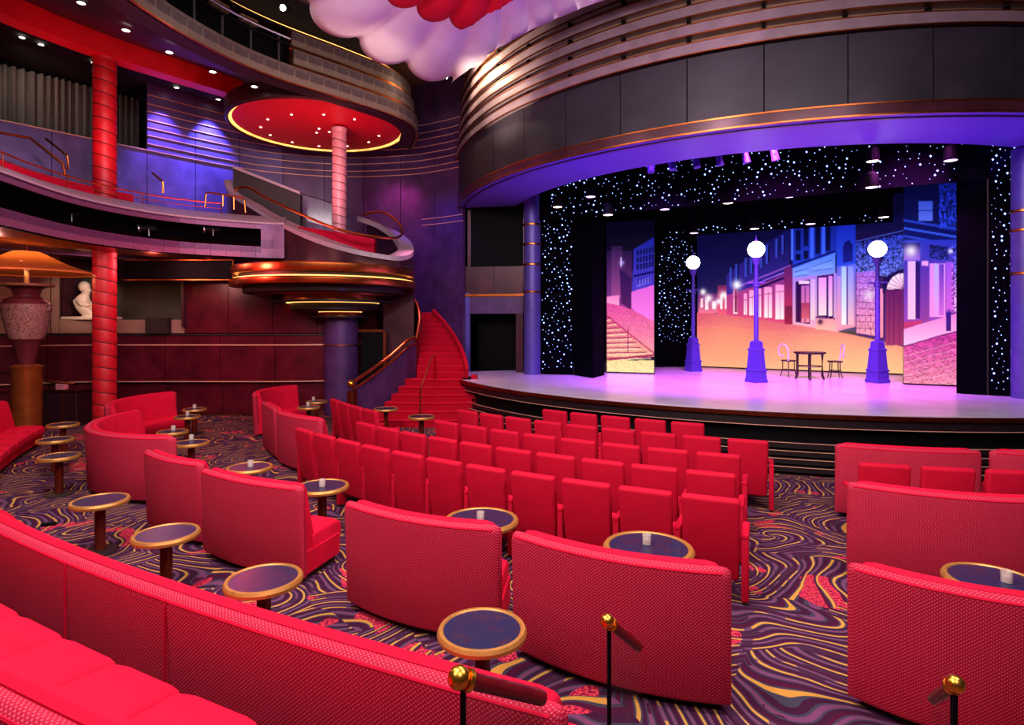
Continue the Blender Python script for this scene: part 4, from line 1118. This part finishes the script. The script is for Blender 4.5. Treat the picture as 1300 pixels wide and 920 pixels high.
def star_cloth(name, p, q, z0, z1, count, label, zs=None, seed=1, n=24, sz=(.010, .026), uu=(0.04, .96)):
    rnd = random.Random(seed)
    t = empty(name, (0, 0, 0), 0, label, 'curtain')
    m_ = MB(); slab(m_, p, q, z0, z1, .05, .012, n); cl_ = m_.build('cloth', 'black_cloth', t)
    P, Q = Vector(p), Vector(q); D = Q - P; nrm = Vector((-D.y, D.x)).normalized() * -.035
    s_ = MB(); got = []
    for i in range(count * 6):
        if len(got) >= count: break
        u = rnd.uniform(*uu); z = rnd.uniform(*(zs or (z0 + .08, z1)))
        if any((u - a) ** 2 * D.length ** 2 + (z - b) ** 2 < .0081 for a, b in got): continue
        got.append((u, z)); c = P + D * u + nrm; r = rnd.choice([.007, .009, .011, .014, .017, sz[1]])
        vs = [(c.x + r, c.y, z), (c.x - r, c.y, z), (c.x, c.y + r, z), (c.x, c.y - r, z), (c.x, c.y, z + r), (c.x, c.y, z - r)]
        s_.add(vs, [(0, 2, 4), (2, 1, 4), (1, 3, 4), (3, 0, 4), (2, 0, 5), (1, 2, 5), (3, 1, 5), (0, 3, 5)])
    tag(s_.build('star_lights', 'star', cl_, False), kind='stuff')
    return t
def U(px, py): return un(px, py, 1.05)[:2]
star_cloth('star_curtain', U(687, 475), U(728, 476), 1.06, 7.6, 190, 'starry black curtain leg at the left of the stage', (1.2, 6.6), 1)
t = empty('masking_flat', (0, 0, 0), 0, 'plain dark flat beside the left starry curtain', 'curtain')
slab(MB(), U(729, 476.3), U(752, 480), 1.06, 5.62, .06).build('cloth', 'black_cloth', t)
slab(MB(), (2.29, 16.69), (2.75, 17.6), 1.06, 5.62, .06).build('return', 'black_cloth', t)
star_cloth('star_curtain', (2.45, 18.3), (2.75, 18.25), 1.06, 7.4, 45, 'narrow starry strip left of the tall stair picture screen', (1.3, 6.4), 2, 6)
star_cloth('star_curtain', U(834, 466), U(884, 465.5), 1.06, 7.0, 200, 'starry black curtain behind the farthest street lamp', (1.9, 6.6), 3)
star_cloth('star_curtain', U(1257, 502), U(1291, 504), 1.06, 7.6, 120, 'starry black curtain leg at the right of the stage', (1.2, 6.6), 4)
t = empty('masking_flat', (0, 0, 0), 0, 'plain dark blue flat beside the right starry curtain', 'curtain')
slab(MB(), U(1219, 500), U(1253, 501.8), 1.06, 7.6, .06).build('cloth', 'black_cloth', t)
slab(MB(), (9.93, 13.1), (10.95, 14.4), 1.06, 7.6, .06).build('return', 'black_cloth', t)
star_cloth('star_border', (0.8, 17.4), (10.0, 12.36), 5.64, 7.6, 330, 'long starry black border across the top of the stage', (5.68, 6.85), 5, 120)
star_cloth('star_border', (5.0, 20.1), (10.9, 16.9), 5.50, 7.4, 40, 'low second starry border over the street scene screen', (5.54, 5.75), 6, 60)
slab(MB(), (1.2, 19.2), (4.9, 18.2), 5.62, 7.6, .06).build('masking_border', 'black_cloth')
tag(bpy.data.objects['masking_border'], 'plain black border above the tall stair picture screen', 'curtain')
rc_ = at(1297, 480, 12.3)
rcol = empty('ribbed_column', (rc_[0] + .12, 12.35, 1.05), 0, 'violet column at the right edge of the stage', 'column')
MB().lathe((0, 0, 0), [(.24, 0), (.24, 5.2)], 24).build('shaft', 'violet_column', rcol)
for z in (2.6, 3.5, 3.9):
    MB().lathe((0, 0, z), [(.245, -.03), (.262, -.02), (.262, .02), (.245, .03)], 24).build('rib', 'copper', rcol)


# ---- painted pictures of the screens
SC = 2; X0, Y0, X1, Y1 = 755, 225, 1230, 500
CW, CH = (X1 - X0) * SC, (Y1 - Y0) * SC
cvs = np.zeros((CH, CW, 3)); cvs[:] = np.array([0.01, .01, .05])
gy, gx = np.mgrid[0:CH, 0:CW]; gx = gx / SC + X0; gy = gy / SC + Y0
rng = np.random.RandomState(3)
def H(h): h = h.lstrip('#'); return np.array([int(h[i:i + 2], 16) / 255 for i in (0, 2, 4)])
def inside(pts):
    m = np.zeros(gx.shape, bool); n = len(pts)
    for i in range(n):
        xa, ya = pts[i]; xb, yb = pts[(i + 1) % n]
        if ya == yb: continue
        c = ((ya > gy) != (yb > gy)) & (gx < (xb - xa) * (gy - ya) / (yb - ya) + xa); m ^= c
    return m
def poly(pts, c0, c1=None, alpha=1.0):
    m = inside(pts); ys = [p[1] for p in pts]; t = np.clip((gy - min(ys)) / (max(ys) - min(ys) + 1e-6), 0, 1)[..., None]
    col = H(c0) * (1 - t) + H(c1 or c0) * t
    cvs[m] = cvs[m] * (1 - alpha) + col[m] * alpha
def rect(x0, y0, x1, y1, c0, c1=None, alpha=1.0): poly([(x0, y0), (x1, y0), (x1, y1), (x0, y1)], c0, c1, alpha)
def glow(x, y, r, c, s=1.0):
    g = np.exp(-((gx - x) ** 2 + (gy - y) ** 2) / r ** 2)[..., None] * s; cvs[:] = cvs * (1 - np.clip(g, 0, 1)) + H(c) * np.clip(g, 0, 1)
def line(xa, ya, xb, yb, w, c, alpha=1.0):
    dx, dy = xb - xa, yb - ya; L = math.hypot(dx, dy); nx, ny = -dy / L * w / 2, dx / L * w / 2
    poly([(xa + nx, ya + ny), (xb + nx, yb + ny), (xb - nx, yb - ny), (xa - nx, ya - ny)], c, None, alpha)
def grain(pts, amp, fx=2, fy=1):
    m = inside(pts); q = rng.rand(CH // fy + 2, CW // fx + 2); q = np.repeat(np.repeat(q, fy, 0), fx, 1)[:CH, :CW]
    cvs[m] = np.clip(cvs[m] * (1 + amp * (q[m][:, None] - .5) * 2), 0, 1)
# main street
rect(884, 225, 1147, 420, '#04031c', '#141060')
poly([(884, 396), (930, 398), (1000, 408), (1060, 420), (1147, 438), (1147, 478), (884, 470)], '#e2486c', '#ffc488')
poly([(884, 396), (930, 398), (1000, 408), (1060, 420), (1090, 426), (884, 412)], '#c8386c', '#ee6c78', .8)
glow(925, 432, 50, '#ffa878', .55); glow(1050, 455, 60, '#ffc890', .5); glow(1120, 462, 40, '#ffc890', .5)
grain([(884, 396), (1147, 438), (1147, 478), (884, 470)], .035, 9, 1)
rect(886, 372, 912, 397, '#5a1c6a', '#ff7898'); rect(911, 362, 930, 398, '#7a2058', '#ff5c80')
for x, y, w_, h_ in ((889, 378, 3, 12), (895, 380, 4, 13), (904, 382, 5, 10), (914, 374, 3, 18), (920, 372, 4, 20)): rect(x, y, x + w_, y + h_, '#ffb8d0', '#fff0f0')
for x, y, r in ((892, 370, 4), (899, 378, 5), (918, 374, 5), (912, 382, 4), (935, 361, 6), (906, 386, 3)): glow(x, y, r, '#fff4f8', 1.0)
poly([(922, 348), (945, 330), (975, 306), (1002, 290), (1002, 345), (960, 362), (922, 374)], '#0a0c50', '#3a2498')
poly([(922, 374), (960, 362), (1002, 345), (1002, 410), (922, 399)], '#7a2a90', '#e84878')
for x in (927, 934, 946, 953, 966, 973, 985, 993):
    ty = 340 - (x - 925) * .62; line(x, ty, x, ty + 24, 2.2, '#3850d8', .75); line(x + 2.4, ty + 2, x + 2.4, ty + 22, 1.6, '#080830', .9)
line(930, 366, 1004, 336, 2.2, '#a050d0', .8); line(960, 366, 1000, 350, 3, '#180848', .9); line(968, 356, 996, 345, 1.2, '#c878ff', .9)
for x0, y0, x1, y1 in ((931, 368, 936, 398), (944, 372, 948, 399), (951, 368, 958, 400), (962, 366, 966, 402), (970, 364, 980, 403), (984, 361, 996, 405)):
    rect(x0, y0, x1, y1, '#ff90d8', '#fff0ec'); line((x0 + x1) / 2, y0 + 6, (x0 + x1) / 2, y1, .8, '#a03070', .8); line(x0, y0 + 9, x1, y0 + 8, .9, '#802870', .8)
line(934, 366, 934, 396, 3, '#882050'); glow(935, 361, 6, '#ffffff', 1)
poly([(995, 340), (1007, 335), (1007, 411), (995, 409)], '#5a1c70', '#e03058'); rect(996, 388, 1007, 411, '#7a1c48', '#a02448')
# corner building
poly([(1005, 290), (1082, 268), (1086, 330), (1060, 322), (1006, 340)], '#0c1470', '#2038d0')
for x, a_, b_, c_, d_ in ((1010, 292, 318, 322, 330), (1020, 288, 312, 318, 328), (1035, 284, 322, 0, 0), (1048, 280, 318, 0, 0)):
    rect(x, a_, x + 6, b_, '#04052c', '#0a0c48')
    if c_: rect(x, c_, x + 6, d_, '#060834')
rect(1004, 278, 1007, 330, '#3858f0', '#4a68ff'); rect(1028, 276, 1033, 328, '#2a48e8', '#3c60ff'); rect(1043, 272, 1047, 322, '#2a48e8', '#3c60ff')
line(1004, 338, 1060, 318, 1.8, '#0a0c50'); poly([(1006, 340), (1060, 320), (1060, 346), (1006, 354)], '#4878f8', '#8898ff')
poly([(1008, 345), (1026, 340), (1026, 348), (1008, 350)], '#6090ff', '#90a8ff'); poly([(1031, 338), (1057, 328), (1057, 340), (1031, 343)], '#5888ff', '#88a0ff')
for q in ((1008, 345, 1026, 340), (1008, 350, 1026, 348), (1031, 338, 1057, 329), (1031, 343, 1057, 340)): line(*q, .7, '#2838a8', .9)
poly([(1006, 352), (1062, 346), (1064, 421), (1006, 411)], '#a878f0', '#ffb0c0')
poly([(1010, 357), (1028, 354), (1028, 411), (1010, 408)], '#240a50', '#481048'); rect(1017, 362, 1027, 409, '#c060c8', '#ff88a8'); line(1022, 364, 1022, 409, 1, '#501050'); rect(1014, 356, 1027, 360, '#ffc8ff'); rect(1017, 384, 1027, 404, '#b03868', '#e06078')
poly([(1037, 350, ), (1058, 347), (1058, 403), (1037, 401)], '#301060'); rect(1039, 352, 1049, 400, '#f090f8', '#ffd8e0'); rect(1051, 350, 1057, 401, '#e888f8', '#ffd8e0')
rect(1029, 354, 1035, 405, '#d8a0ff', '#ffd0d8'); line(1035, 402, 1060, 404, 1.4, '#581040'); rect(1036, 405, 1061, 418, '#ff9aa8', '#ffb8a8'); glow(1041, 408, 3.2, '#300830', .9)
# arch tower and columns
poly([(1062, 285), (1086, 280), (1086, 336), (1062, 338)], '#1020a8', '#2848e8'); poly([(1070, 333), (1070, 312), (1073, 306), (1078, 304), (1082, 310), (1082, 331)], '#0a0c60', '#181c90')
poly([(1062, 338), (1086, 334), (1086, 414), (1062, 420)], '#5860f0', '#ff9ab0'); rect(1068, 338, 1074, 412, '#a8c0ff', '#fff0f4'); rect(1076, 338, 1083, 412, '#8890ff', '#ffb8c8'); line(1075, 338, 1075, 412, 1.3, '#402080'); rect(1063, 350, 1067, 416, '#c088f0', '#ffa0b0')
# stone house with arched door
poly([(1086, 290), (1147, 270), (1147, 440), (1086, 424)], '#080838', '#5a2878'); poly([(1086, 308), (1147, 296), (1147, 352), (1086, 346)], '#1c2890', '#5a60e0'); grain([(1086, 304), (1147, 296), (1147, 356), (1086, 350)], .75, 3, 3)
poly([(1087, 345), (1112, 343), (1112, 426), (1087, 422)], '#a868f0', '#ff98a8')
for r_i in range(9):
    yy = 350 + r_i * 8.2; line(1087, yy, 1113, yy + 1, .9, '#782878', .8)
    for x in (1091, 1098, 1105): line(x + (r_i % 2) * 3.5, yy, x + (r_i % 2) * 3.5, yy + 8, .9, '#782878', .7)
grain([(1087, 345), (1112, 343), (1112, 426), (1087, 422)], .16, 4, 4); glow(1103, 374, 7, '#fff0ff', .7)
rect(1115, 366, 1121, 428, '#ff90c8', '#ff90a0'); poly([(1120, 372), (1121, 358), (1127, 349), (1136, 344), (1147, 341), (1147, 372)], '#1a0c50')
poly([(1125, 367), (1127, 359), (1133, 351), (1140, 347), (1147, 346), (1147, 366)], '#ffe0ff', '#ffd0e8')
for i in range(6): line(1147, 367, 1147 - 22 * math.cos(i * .3 + .1), 367 - 22 * math.sin(i * .3 + .1), .8, '#904090', .9)
rect(1124, 368, 1147, 438, '#6a1c68', '#a83868')
for x in (1128, 1134, 1141): line(x, 370, x, 436, .9, '#3a0c40', .8)
line(1086, 306, 1147, 292, 1.2, '#4860f0', .8)
# right screen
rect(1147, 225, 1222, 330, '#040428', '#101878'); rect(1166, 255, 1184, 280, '#3448c8', '#5068e8'); line(1166, 267, 1184, 267, 1, '#101860'); rect(1192, 232, 1217, 290, '#0a1060', '#1c2ca8'); grain([(1192, 232), (1217, 232), (1217, 300), (1192, 290)], .8, 3, 5)
for i, yy in enumerate((279, 284, 289, 294, 299)): line(1147, yy, 1218, yy + 12, 2.6, ('#2038c8', '#0a0c58', '#3050e8', '#0c1068', '#2840d0')[i])
rect(1147, 304, 1222, 432, '#2830c0', '#c048b8')
rect(1147, 308, 1168, 330, '#181468', '#a060f0'); glow(1156, 318, 8, '#fff0ff', .9); poly([(1180, 310), (1204, 313), (1204, 330), (1180, 328)], '#14145c', '#2c2c98'); grain([(1180, 310), (1204, 313), (1204, 330), (1180, 328)], .7, 3, 3); glow(1206, 318, 3, '#fff0ff', .9)
rect(1152, 331, 1162, 405, '#e8b0ff', '#ffc0e8'); rect(1162, 332, 1168, 404, '#281070', '#501878'); rect(1169, 336, 1179, 410, '#5830b8', '#a040a0'); rect(1170, 331, 1178, 337, '#f0a0f0'); rect(1180, 334, 1200, 402, '#e088f8', '#ff90e8'); rect(1186, 335, 1191, 402, '#b8a8ff', '#f098f0'); rect(1192, 335, 1198, 400, '#6838c8', '#d868e0'); rect(1201, 332, 1210, 396, '#a050f0', '#e060e0'); rect(1211, 320, 1218, 395, '#4040d0', '#f088f0'); grain([(1208, 310), (1218, 310), (1218, 400), (1208, 400)], .6, 3, 4)
poly([(1147, 408), (1170, 406), (1170, 414), (1147, 418)], '#c83878'); poly([(1147, 417), (1218, 396), (1218, 420), (1190, 425), (1147, 440)], '#f078d8', '#ffc8f0'); line(1147, 439, 1218, 419, 1.4, '#702060')
poly([(1147, 440), (1190, 427), (1218, 421), (1218, 494), (1147, 492)], '#c03098', '#ff90a8'); grain([(1147, 440), (1190, 427), (1218, 421), (1218, 494), (1147, 492)], .26, 6, 2)
for i in range(6): line(1147, 452 + i * 8, 1218, 432 + i * 10, 1.2, '#ffb8d0', .45)
rect(1201, 396, 1207, 420, '#38188c', '#501c80'); glow(1204, 395, 2.5, '#4020a0', .9)
# left screen
rect(766, 280, 834, 480, '#08041c', '#10062c'); rect(770, 318, 802, 390, '#241040', '#8a3890'); rect(776, 312, 790, 378, '#3a1c58', '#b05098', .7); glow(789, 333, 3, '#c0a8ff', .8); line(788, 326, 788, 338, 1.4, '#d0c0ff')
poly([(804, 316), (830, 300), (830, 362), (802, 370)], '#141c90', '#5038c8')
for i in range(3):
    for j in range(6): rect(808 + j * 3.8, 317 + i * 9 - j * .8, 810.5 + j * 3.8, 324 + i * 9 - j * .8, '#060840', None, .9)
line(804, 350, 830, 344, 2.5, '#0a0c60'); poly([(808, 356), (826, 350), (826, 358), (808, 364)], '#7060e8')
for j in range(5): rect(809 + j * 3.6, 353 - j * .8, 810.6 + j * 3.6, 361 - j * .8, '#2a1c90')
poly([(800, 370), (830, 361), (830, 412), (800, 390)], '#e060d8', '#ff80e8'); poly([(786, 340), (801, 352), (801, 392), (788, 384)], '#2a1050', '#581c60'); poly([(770, 376), (786, 374), (786, 388), (770, 384)], '#ff80c8', '#ffa0d0')
poly([(770, 384), (786, 387), (802, 392), (830, 408), (830, 446), (770, 400)], '#e0489c', '#ff98a8'); poly([(770, 400), (830, 444), (830, 452), (770, 460)], '#e85888', '#ffc098')
for i in range(9):
    yy = 404 + i * 6.2; xr = 776 + i * 6.3; line(770, yy, min(829, xr), yy - 1.5 + i * .1, 1.5, '#a82860', .85); line(770, yy + 2.4, min(829, xr), yy + 1, 1.5, '#ffe0b8', .8)
line(770, 400, 830, 448, 1.6, '#b83070'); line(797, 416, 797, 446, 1, '#701848'); line(770, 456, 830, 450, 2.4, '#a83058'); rect(770, 457, 830, 476, '#ffd898', '#ffe8b0'); grain([(770, 384), (830, 400), (830, 476), (770, 476)], .10, 3, 2)
rect(766, 280, 834, 300, '#060318', None, .8)
# soften
for _ in range(1): cvs = (cvs + np.roll(cvs, 1, 0) + np.roll(cvs, 1, 1) + np.roll(np.roll(cvs, 1, 0), 1, 1)) / 4


def screen(name, p, q, z0, z1, label, nx, nz):
    t = empty(name, (p[0], p[1], z0), 0, label, 'screen')
    P, Q = Vector(p), Vector(q); D = Q - P; nrm = Vector((-D.y, D.x)).normalized()
    vs = []; cols = np.ones((nx * nz, 4))
    for j in range(nz):
        z = z0 + (z1 - z0) * j / (nz - 1)
        for i in range(nx):
            c = P + D * i / (nx - 1); vs.append((c.x - p[0], c.y - p[1], z - z0))
    A_ = np.array(vs) + np.array([p[0], p[1], z0])
    u = 650 + F * A_[:, 0] / A_[:, 1]; v = YH - F * (A_[:, 2] - CAMZ) / A_[:, 1]
    iu = np.clip(((u - X0) * SC), 0, CW - 1).astype(int); iv = np.clip(((v - Y0) * SC), 0, CH - 1).astype(int)
    c3 = cvs[iv, iu]; cols[:, :3] = np.where(c3 <= .04045, c3 / 12.92, ((np.maximum(c3, 0) + .055) / 1.055) ** 2.4)
    me = bpy.data.meshes.new('picture')
    me.from_pydata(vs, [], [(j * nx + i, j * nx + i + 1, (j + 1) * nx + i + 1, (j + 1) * nx + i) for j in range(nz - 1) for i in range(nx - 1)])
    ca_ = me.color_attributes.new('picture', 'FLOAT_COLOR', 'POINT'); ca_.data.foreach_set('color', cols.astype(np.float32).ravel())
    me.materials.append(MATS['led_screen']); link_mesh('picture', me, t)
    n3 = nrm * .02
    MB().sweep([(n3.x, n3.y), (D.x + n3.x, D.y + n3.y)], [(0, -.03), (.10, -.03), (.10, z1 - z0 + .03), (0, z1 - z0 + .03)]).build('housing', 'black', t, False)
    return t
screen('led_screen', U(885, 465.8), U(1147, 476), 1.09, 6.5, 'large screen showing a night street with shop fronts', 300, 240)
screen('led_screen', U(1147, 488), U(1218.5, 491), 1.09, 6.1, 'tall right screen showing a corner shop and cobbled street', 90, 260)
screen('led_screen', U(769.5, 473), U(830.5, 475), 1.09, 5.75, 'tall narrow left screen showing outdoor stone stairs', 80, 230)


# ---- street lamps
def street_lamp(px, py, label):
    x, y, z = un(px, py, 1.05)
    t = empty('street_lamp', (x, y, 1.05), R_(-28), label, 'street lamp', 'street lamps on the stage')
    s2 = math.sqrt(2)
    MB().lathe((0, 0, 0), [(.20 * s2, 0), (.20 * s2, .08), (.185 * s2, .10), (.175 * s2, .30)], 4).build('base', 'lamp_iron', t, False)
    MB().lathe((0, 0, 0), [(.19 * s2, .30), (.19 * s2, .34), (.165 * s2, .36), (.135 * s2, .82), (.15 * s2, .84), (.15 * s2, .88), (.12 * s2, .90), (.11 * s2, 1.06), (.06 * s2, 1.10)], 4).build('pedestal', 'lamp_iron', t, False)
    MB().lathe((0, 0, 0), [(.06, 1.08), (.06, 2.5), (.085, 2.52), (.085, 2.58), (.055, 2.6), (.045, 3.05), (.10, 3.18), (.13, 3.28)], 16).build('post', 'lamp_iron', t)
    MB().tube([(-.22, 0, 2.62), (.22, 0, 2.62)], .022, 8).build('crossbar', 'lamp_iron', t)
    MB().sphere((0, 0, 3.5), .215, 24).build('globe', 'globe', t)
    MB().lathe((0, 0, 3.70), [(.05, 0), (.04, .04), (.015, .08), (.005, .18)], 10).build('finial', 'lamp_iron', t)
    return t
street_lamp(880, 471, 'farthest glowing globe street lamp before the starry curtain')
street_lamp(960, 485, 'glowing globe street lamp left of the cafe table')
street_lamp(1114, 485.5, 'glowing globe street lamp right of the cafe table')

# ---- cafe table and chairs on the stage
x, y, z = un(1028, 481, 1.05)
t = empty('cafe_table', (x, y, 1.05), R_(20), 'round dark cafe table between two white-backed chairs on stage', 'table')
MB().lathe((0, 0, 0), [(.36, .70), (.41, .72), (.41, .755), (.001, .755)], 40, True, False).build('top', 'dark_wood', t)
for i in range(4):
    q = R_(45 + 90 * i); MB().tube([(.31 * math.cos(q), .31 * math.sin(q), .70), (.31 * math.cos(q), .31 * math.sin(q), .12), (.35 * math.cos(q), .35 * math.sin(q), 0)], [.035, .035, .03], 10).build('leg', 'dark_wood', t)
MB().tube([(.31 * math.cos(R_(a)), .31 * math.sin(R_(a)), .36) for a in range(0, 360, 15)], .014, 6, closed=True).build('stretcher', 'dark_wood', t)


def cafe_chair(px, py, rz, label):
    x, y, z = un(px, py, 1.05)
    t = empty('cafe_chair', (x, y, 1.05), rz, label, 'chair', 'cafe chairs on the stage')
    MB().lathe((0, 0, 0), [(.19, .44), (.20, .455), (.20, .475), (.001, .48)], 28, True, False).build('seat', 'dark_wood', t)
    for i in range(4):
        q = R_(45 + 90 * i); MB().tube(spline([(.15 * math.cos(q), .15 * math.sin(q), .45), (.16 * math.cos(q), .16 * math.sin(q), .2), (.22 * math.cos(q), .22 * math.sin(q), 0)], 4), .014, 6).build('leg', 'dark_wood', t)
    MB().tube([(.16 * math.cos(R_(a)), .16 * math.sin(R_(a)), .2) for a in range(0, 360, 20)], .009, 6, closed=True).build('stretcher', 'dark_wood', t)
    # bent hoop back that curls in like a question mark
    cz = .74
    path = [(.15, -.16, .47), (.17, -.18, .60)] + [(.185 * math.cos(R_(a)), -.19 - .02 * math.sin(R_(a)), cz + .20 * math.sin(R_(a))) for a in range(-15, 226, 15)] + [(-.06, -.19, cz - .165), (.0, -.19, cz - .12)]
    MB().tube(path, .018, 8).build('back_hoop', 'white_paint', t)
    return t
cafe_chair(1001, 477.5, R_(-70), 'bentwood chair with white hoop back left of the cafe table')
cafe_chair(1060, 479, R_(75), 'bentwood chair with white hoop back right of the cafe table')

# ---- stage lights hanging above: short cans with glowing lenses
gp = arc(CC, 8.6, -60, 110, 40)
mb = MB(); mb.add([(p[0], p[1], 7.62) for p in gp] + [(3.0, 24.0, 7.62), (13, 24, 7.62)] + [(p[0], p[1], 7.70) for p in gp] + [(3.0, 24.0, 7.70), (13, 24, 7.70)], [tuple(range(43)), tuple(range(85, 42, -1))] + [(i, (i + 1) % 43, 43 + (i + 1) % 43, 43 + i) for i in range(43)])
tag(mb.build('ceiling_stage', 'black', None, False), 'black ceiling over the stage', 'ceiling', None, 'structure')
SLN = ['high above the right street lamp', 'highest at the far right', 'just below the high one over the right lamp', 'above the cafe table among the stars', 'above the middle street lamp among the stars', 'above the farthest street lamp among the stars', 'just over the right street lamp globe', 'just over the cafe table', 'just over the middle street lamp globe', 'just over the farthest street lamp globe', 'among the stars near the left curtain', 'leftmost above the left starry curtain', 'above the tall stair picture']
SL = [(1108, 205, 12.9, 0), (1207, 204, 12.4, 1), (1107, 238, 12.75, 0), (1002, 250, 14.6, 1), (924, 258, 15.4, 0), (844, 266, 16.1, 1), (1122, 276, 15.8, 0), (1029, 284.5, 16.3, 1), (958, 290.5, 17.0, 0), (881, 296, 18.2, 1), (750, 250, 15.8, 1), (708, 263, 16.6, 0), (772, 273, 15.6, 0)]
for i, (px, py, d, v) in enumerate(SL):
    c = at(px, py, d)
    t = empty('stage_light', c, 0, 'small hanging stage light with %s lens, %s' % ('violet' if v else 'warm', SLN[i]), 'stage light', 'hanging stage lights')
    MB().lathe((0, 0, 0), [(.13, 0), (.14, .02), (.12, .28), (.05, .34)], 16, False, True).build('can', 'black', t)
    MB().lathe((0, 0, .005), [(.001, 0), (.12, 0)], 16, False, False).build('lens', 'lens_violet' if v else 'lens_pink', t)
    MB().tube([(0, 0, .33), (0, 0, 7.62 - c[2])], .012, 6).build('hanger', 'black', t)
for i, px in enumerate((826, 853, 883, 912, 945, 982)):
    d = 14.3 - i * .25; c = at(px, 213 - i * 3.2, d)
    t = empty('moving_light', c, .3 * i, 'dark moving light under the violet soffit edge, %s of six' % ('leftmost', 'second from the left', 'third from the left', 'fourth from the left', 'fifth from the left', 'rightmost')[i], 'stage light', 'moving lights under the soffit')
    MB().rbox((0, 0, .22), (.18, .14, .08), .02, 1).build('base', 'lamp_iron', t)
    MB().tube([(-.1, 0, .2), (-.1, 0, .02), (.1, 0, .02), (.1, 0, .2)], .015, 6).build('yoke', 'lamp_iron', t)
    MB().tube([(0, 0, .14), (0, -.05, -.12)], [.07, .085], 12).build('head', 'lamp_iron', t)
    MB().tube([(0, 0, .25), (0, 0, 7.62 - c[2])], .012, 6).build('hanger', 'black', t)

# ------------------------------------------------------------------ flower drape on the ceiling
fl = empty('flower_drape', (-.08, 9.5, 8.85), 0, 'huge white petal drape with red inner petals hanging from the ceiling', 'drape')
def petals(name, R, r0, z_off, mat, phase, bulge, ky, rc0):
    npt, per = 22, 14; n = npt * per; m = 14
    vs, fs, clip = [], [], []
    for i in range(m + 1):
        for j in range(n):
            ph = 2 * math.pi * j / n; cc = abs(math.cos(npt / 2 * (ph - R_(phase)))) ** .62
            f = i / m
            rr = r0 + (R * (.90 + .10 * cc) - r0) * f
            z = z_off + .45 * (1 - (rr / R)) - bulge * cc * math.sin(math.pi * min(1, f * .86 + .08)) * (.3 + .7 * f) + .10 * f ** 6
            x_, y_ = rr * math.cos(ph), ky * rr * math.sin(ph)
            dx, dy = x_ - .08 - CX, y_ + 9.5 - CY; dd = math.hypot(dx, dy)
            clip.append(dd < rc0)
            if dd < rc0: z = z_off + .05; x_, y_ = CX + dx / dd * rc0 + .08, CY + dy / dd * rc0 - 9.5
            vs.append((x_, y_, z))
    for i in range(m):
        for j in range(n):
            q_ = (i * n + j, i * n + (j + 1) % n, (i + 1) * n + (j + 1) % n, (i + 1) * n + j)
            if not all(clip[v] for v in q_): fs.append(q_)
    mb = MB(); mb.add(vs, fs); o = mb.build(name, mat, fl, True, 60)
    md = o.modifiers.new('thick', 'SOLIDIFY'); md.thickness = .02; md.offset = 1
petals('white_petals', 4.52, .5, .0, 'drape_white', 135, .30, 1.45, 11.05)
petals('red_petals', 2.75, .4, -.22, 'drape_red', 126, .22, 1.05, 12.45)
MB().lathe((0, 0, 0), [(.001, .0), (.55, .1), (.55, 1.69)], 24, False, True).build('hub', 'drape_white', fl)
for i, (px, py, d, lab) in enumerate(((567, 98, 17.2, 'bright ceiling spotlight between the drape and the stepped rings'), (362, 12, 12.4, 'bright spotlight beside the left petals of the ceiling drape'))):
    c = at(px, py, d)
    t = empty('ceiling_spotlight', c, 0, lab, 'spotlight')
    MB().tube([(0, -.12, -.03), (0, .02, .03), (0, .2, .1)], [.085, .09, .06], 14).build('can', 'black', t)
    MB().tube([(0, -.125, -.032), (0, -.13, -.034)], [.06, .06], 14).build('lens', 'spot_lens', t)
    MB().tube([(0, .05, .05), (0, .05, 10.54 - c[2])], .014, 6).build('hanger', 'black', t)
point('spot_glow', at(585, 78, 16.6), 14, (1, .75, .5), .1)
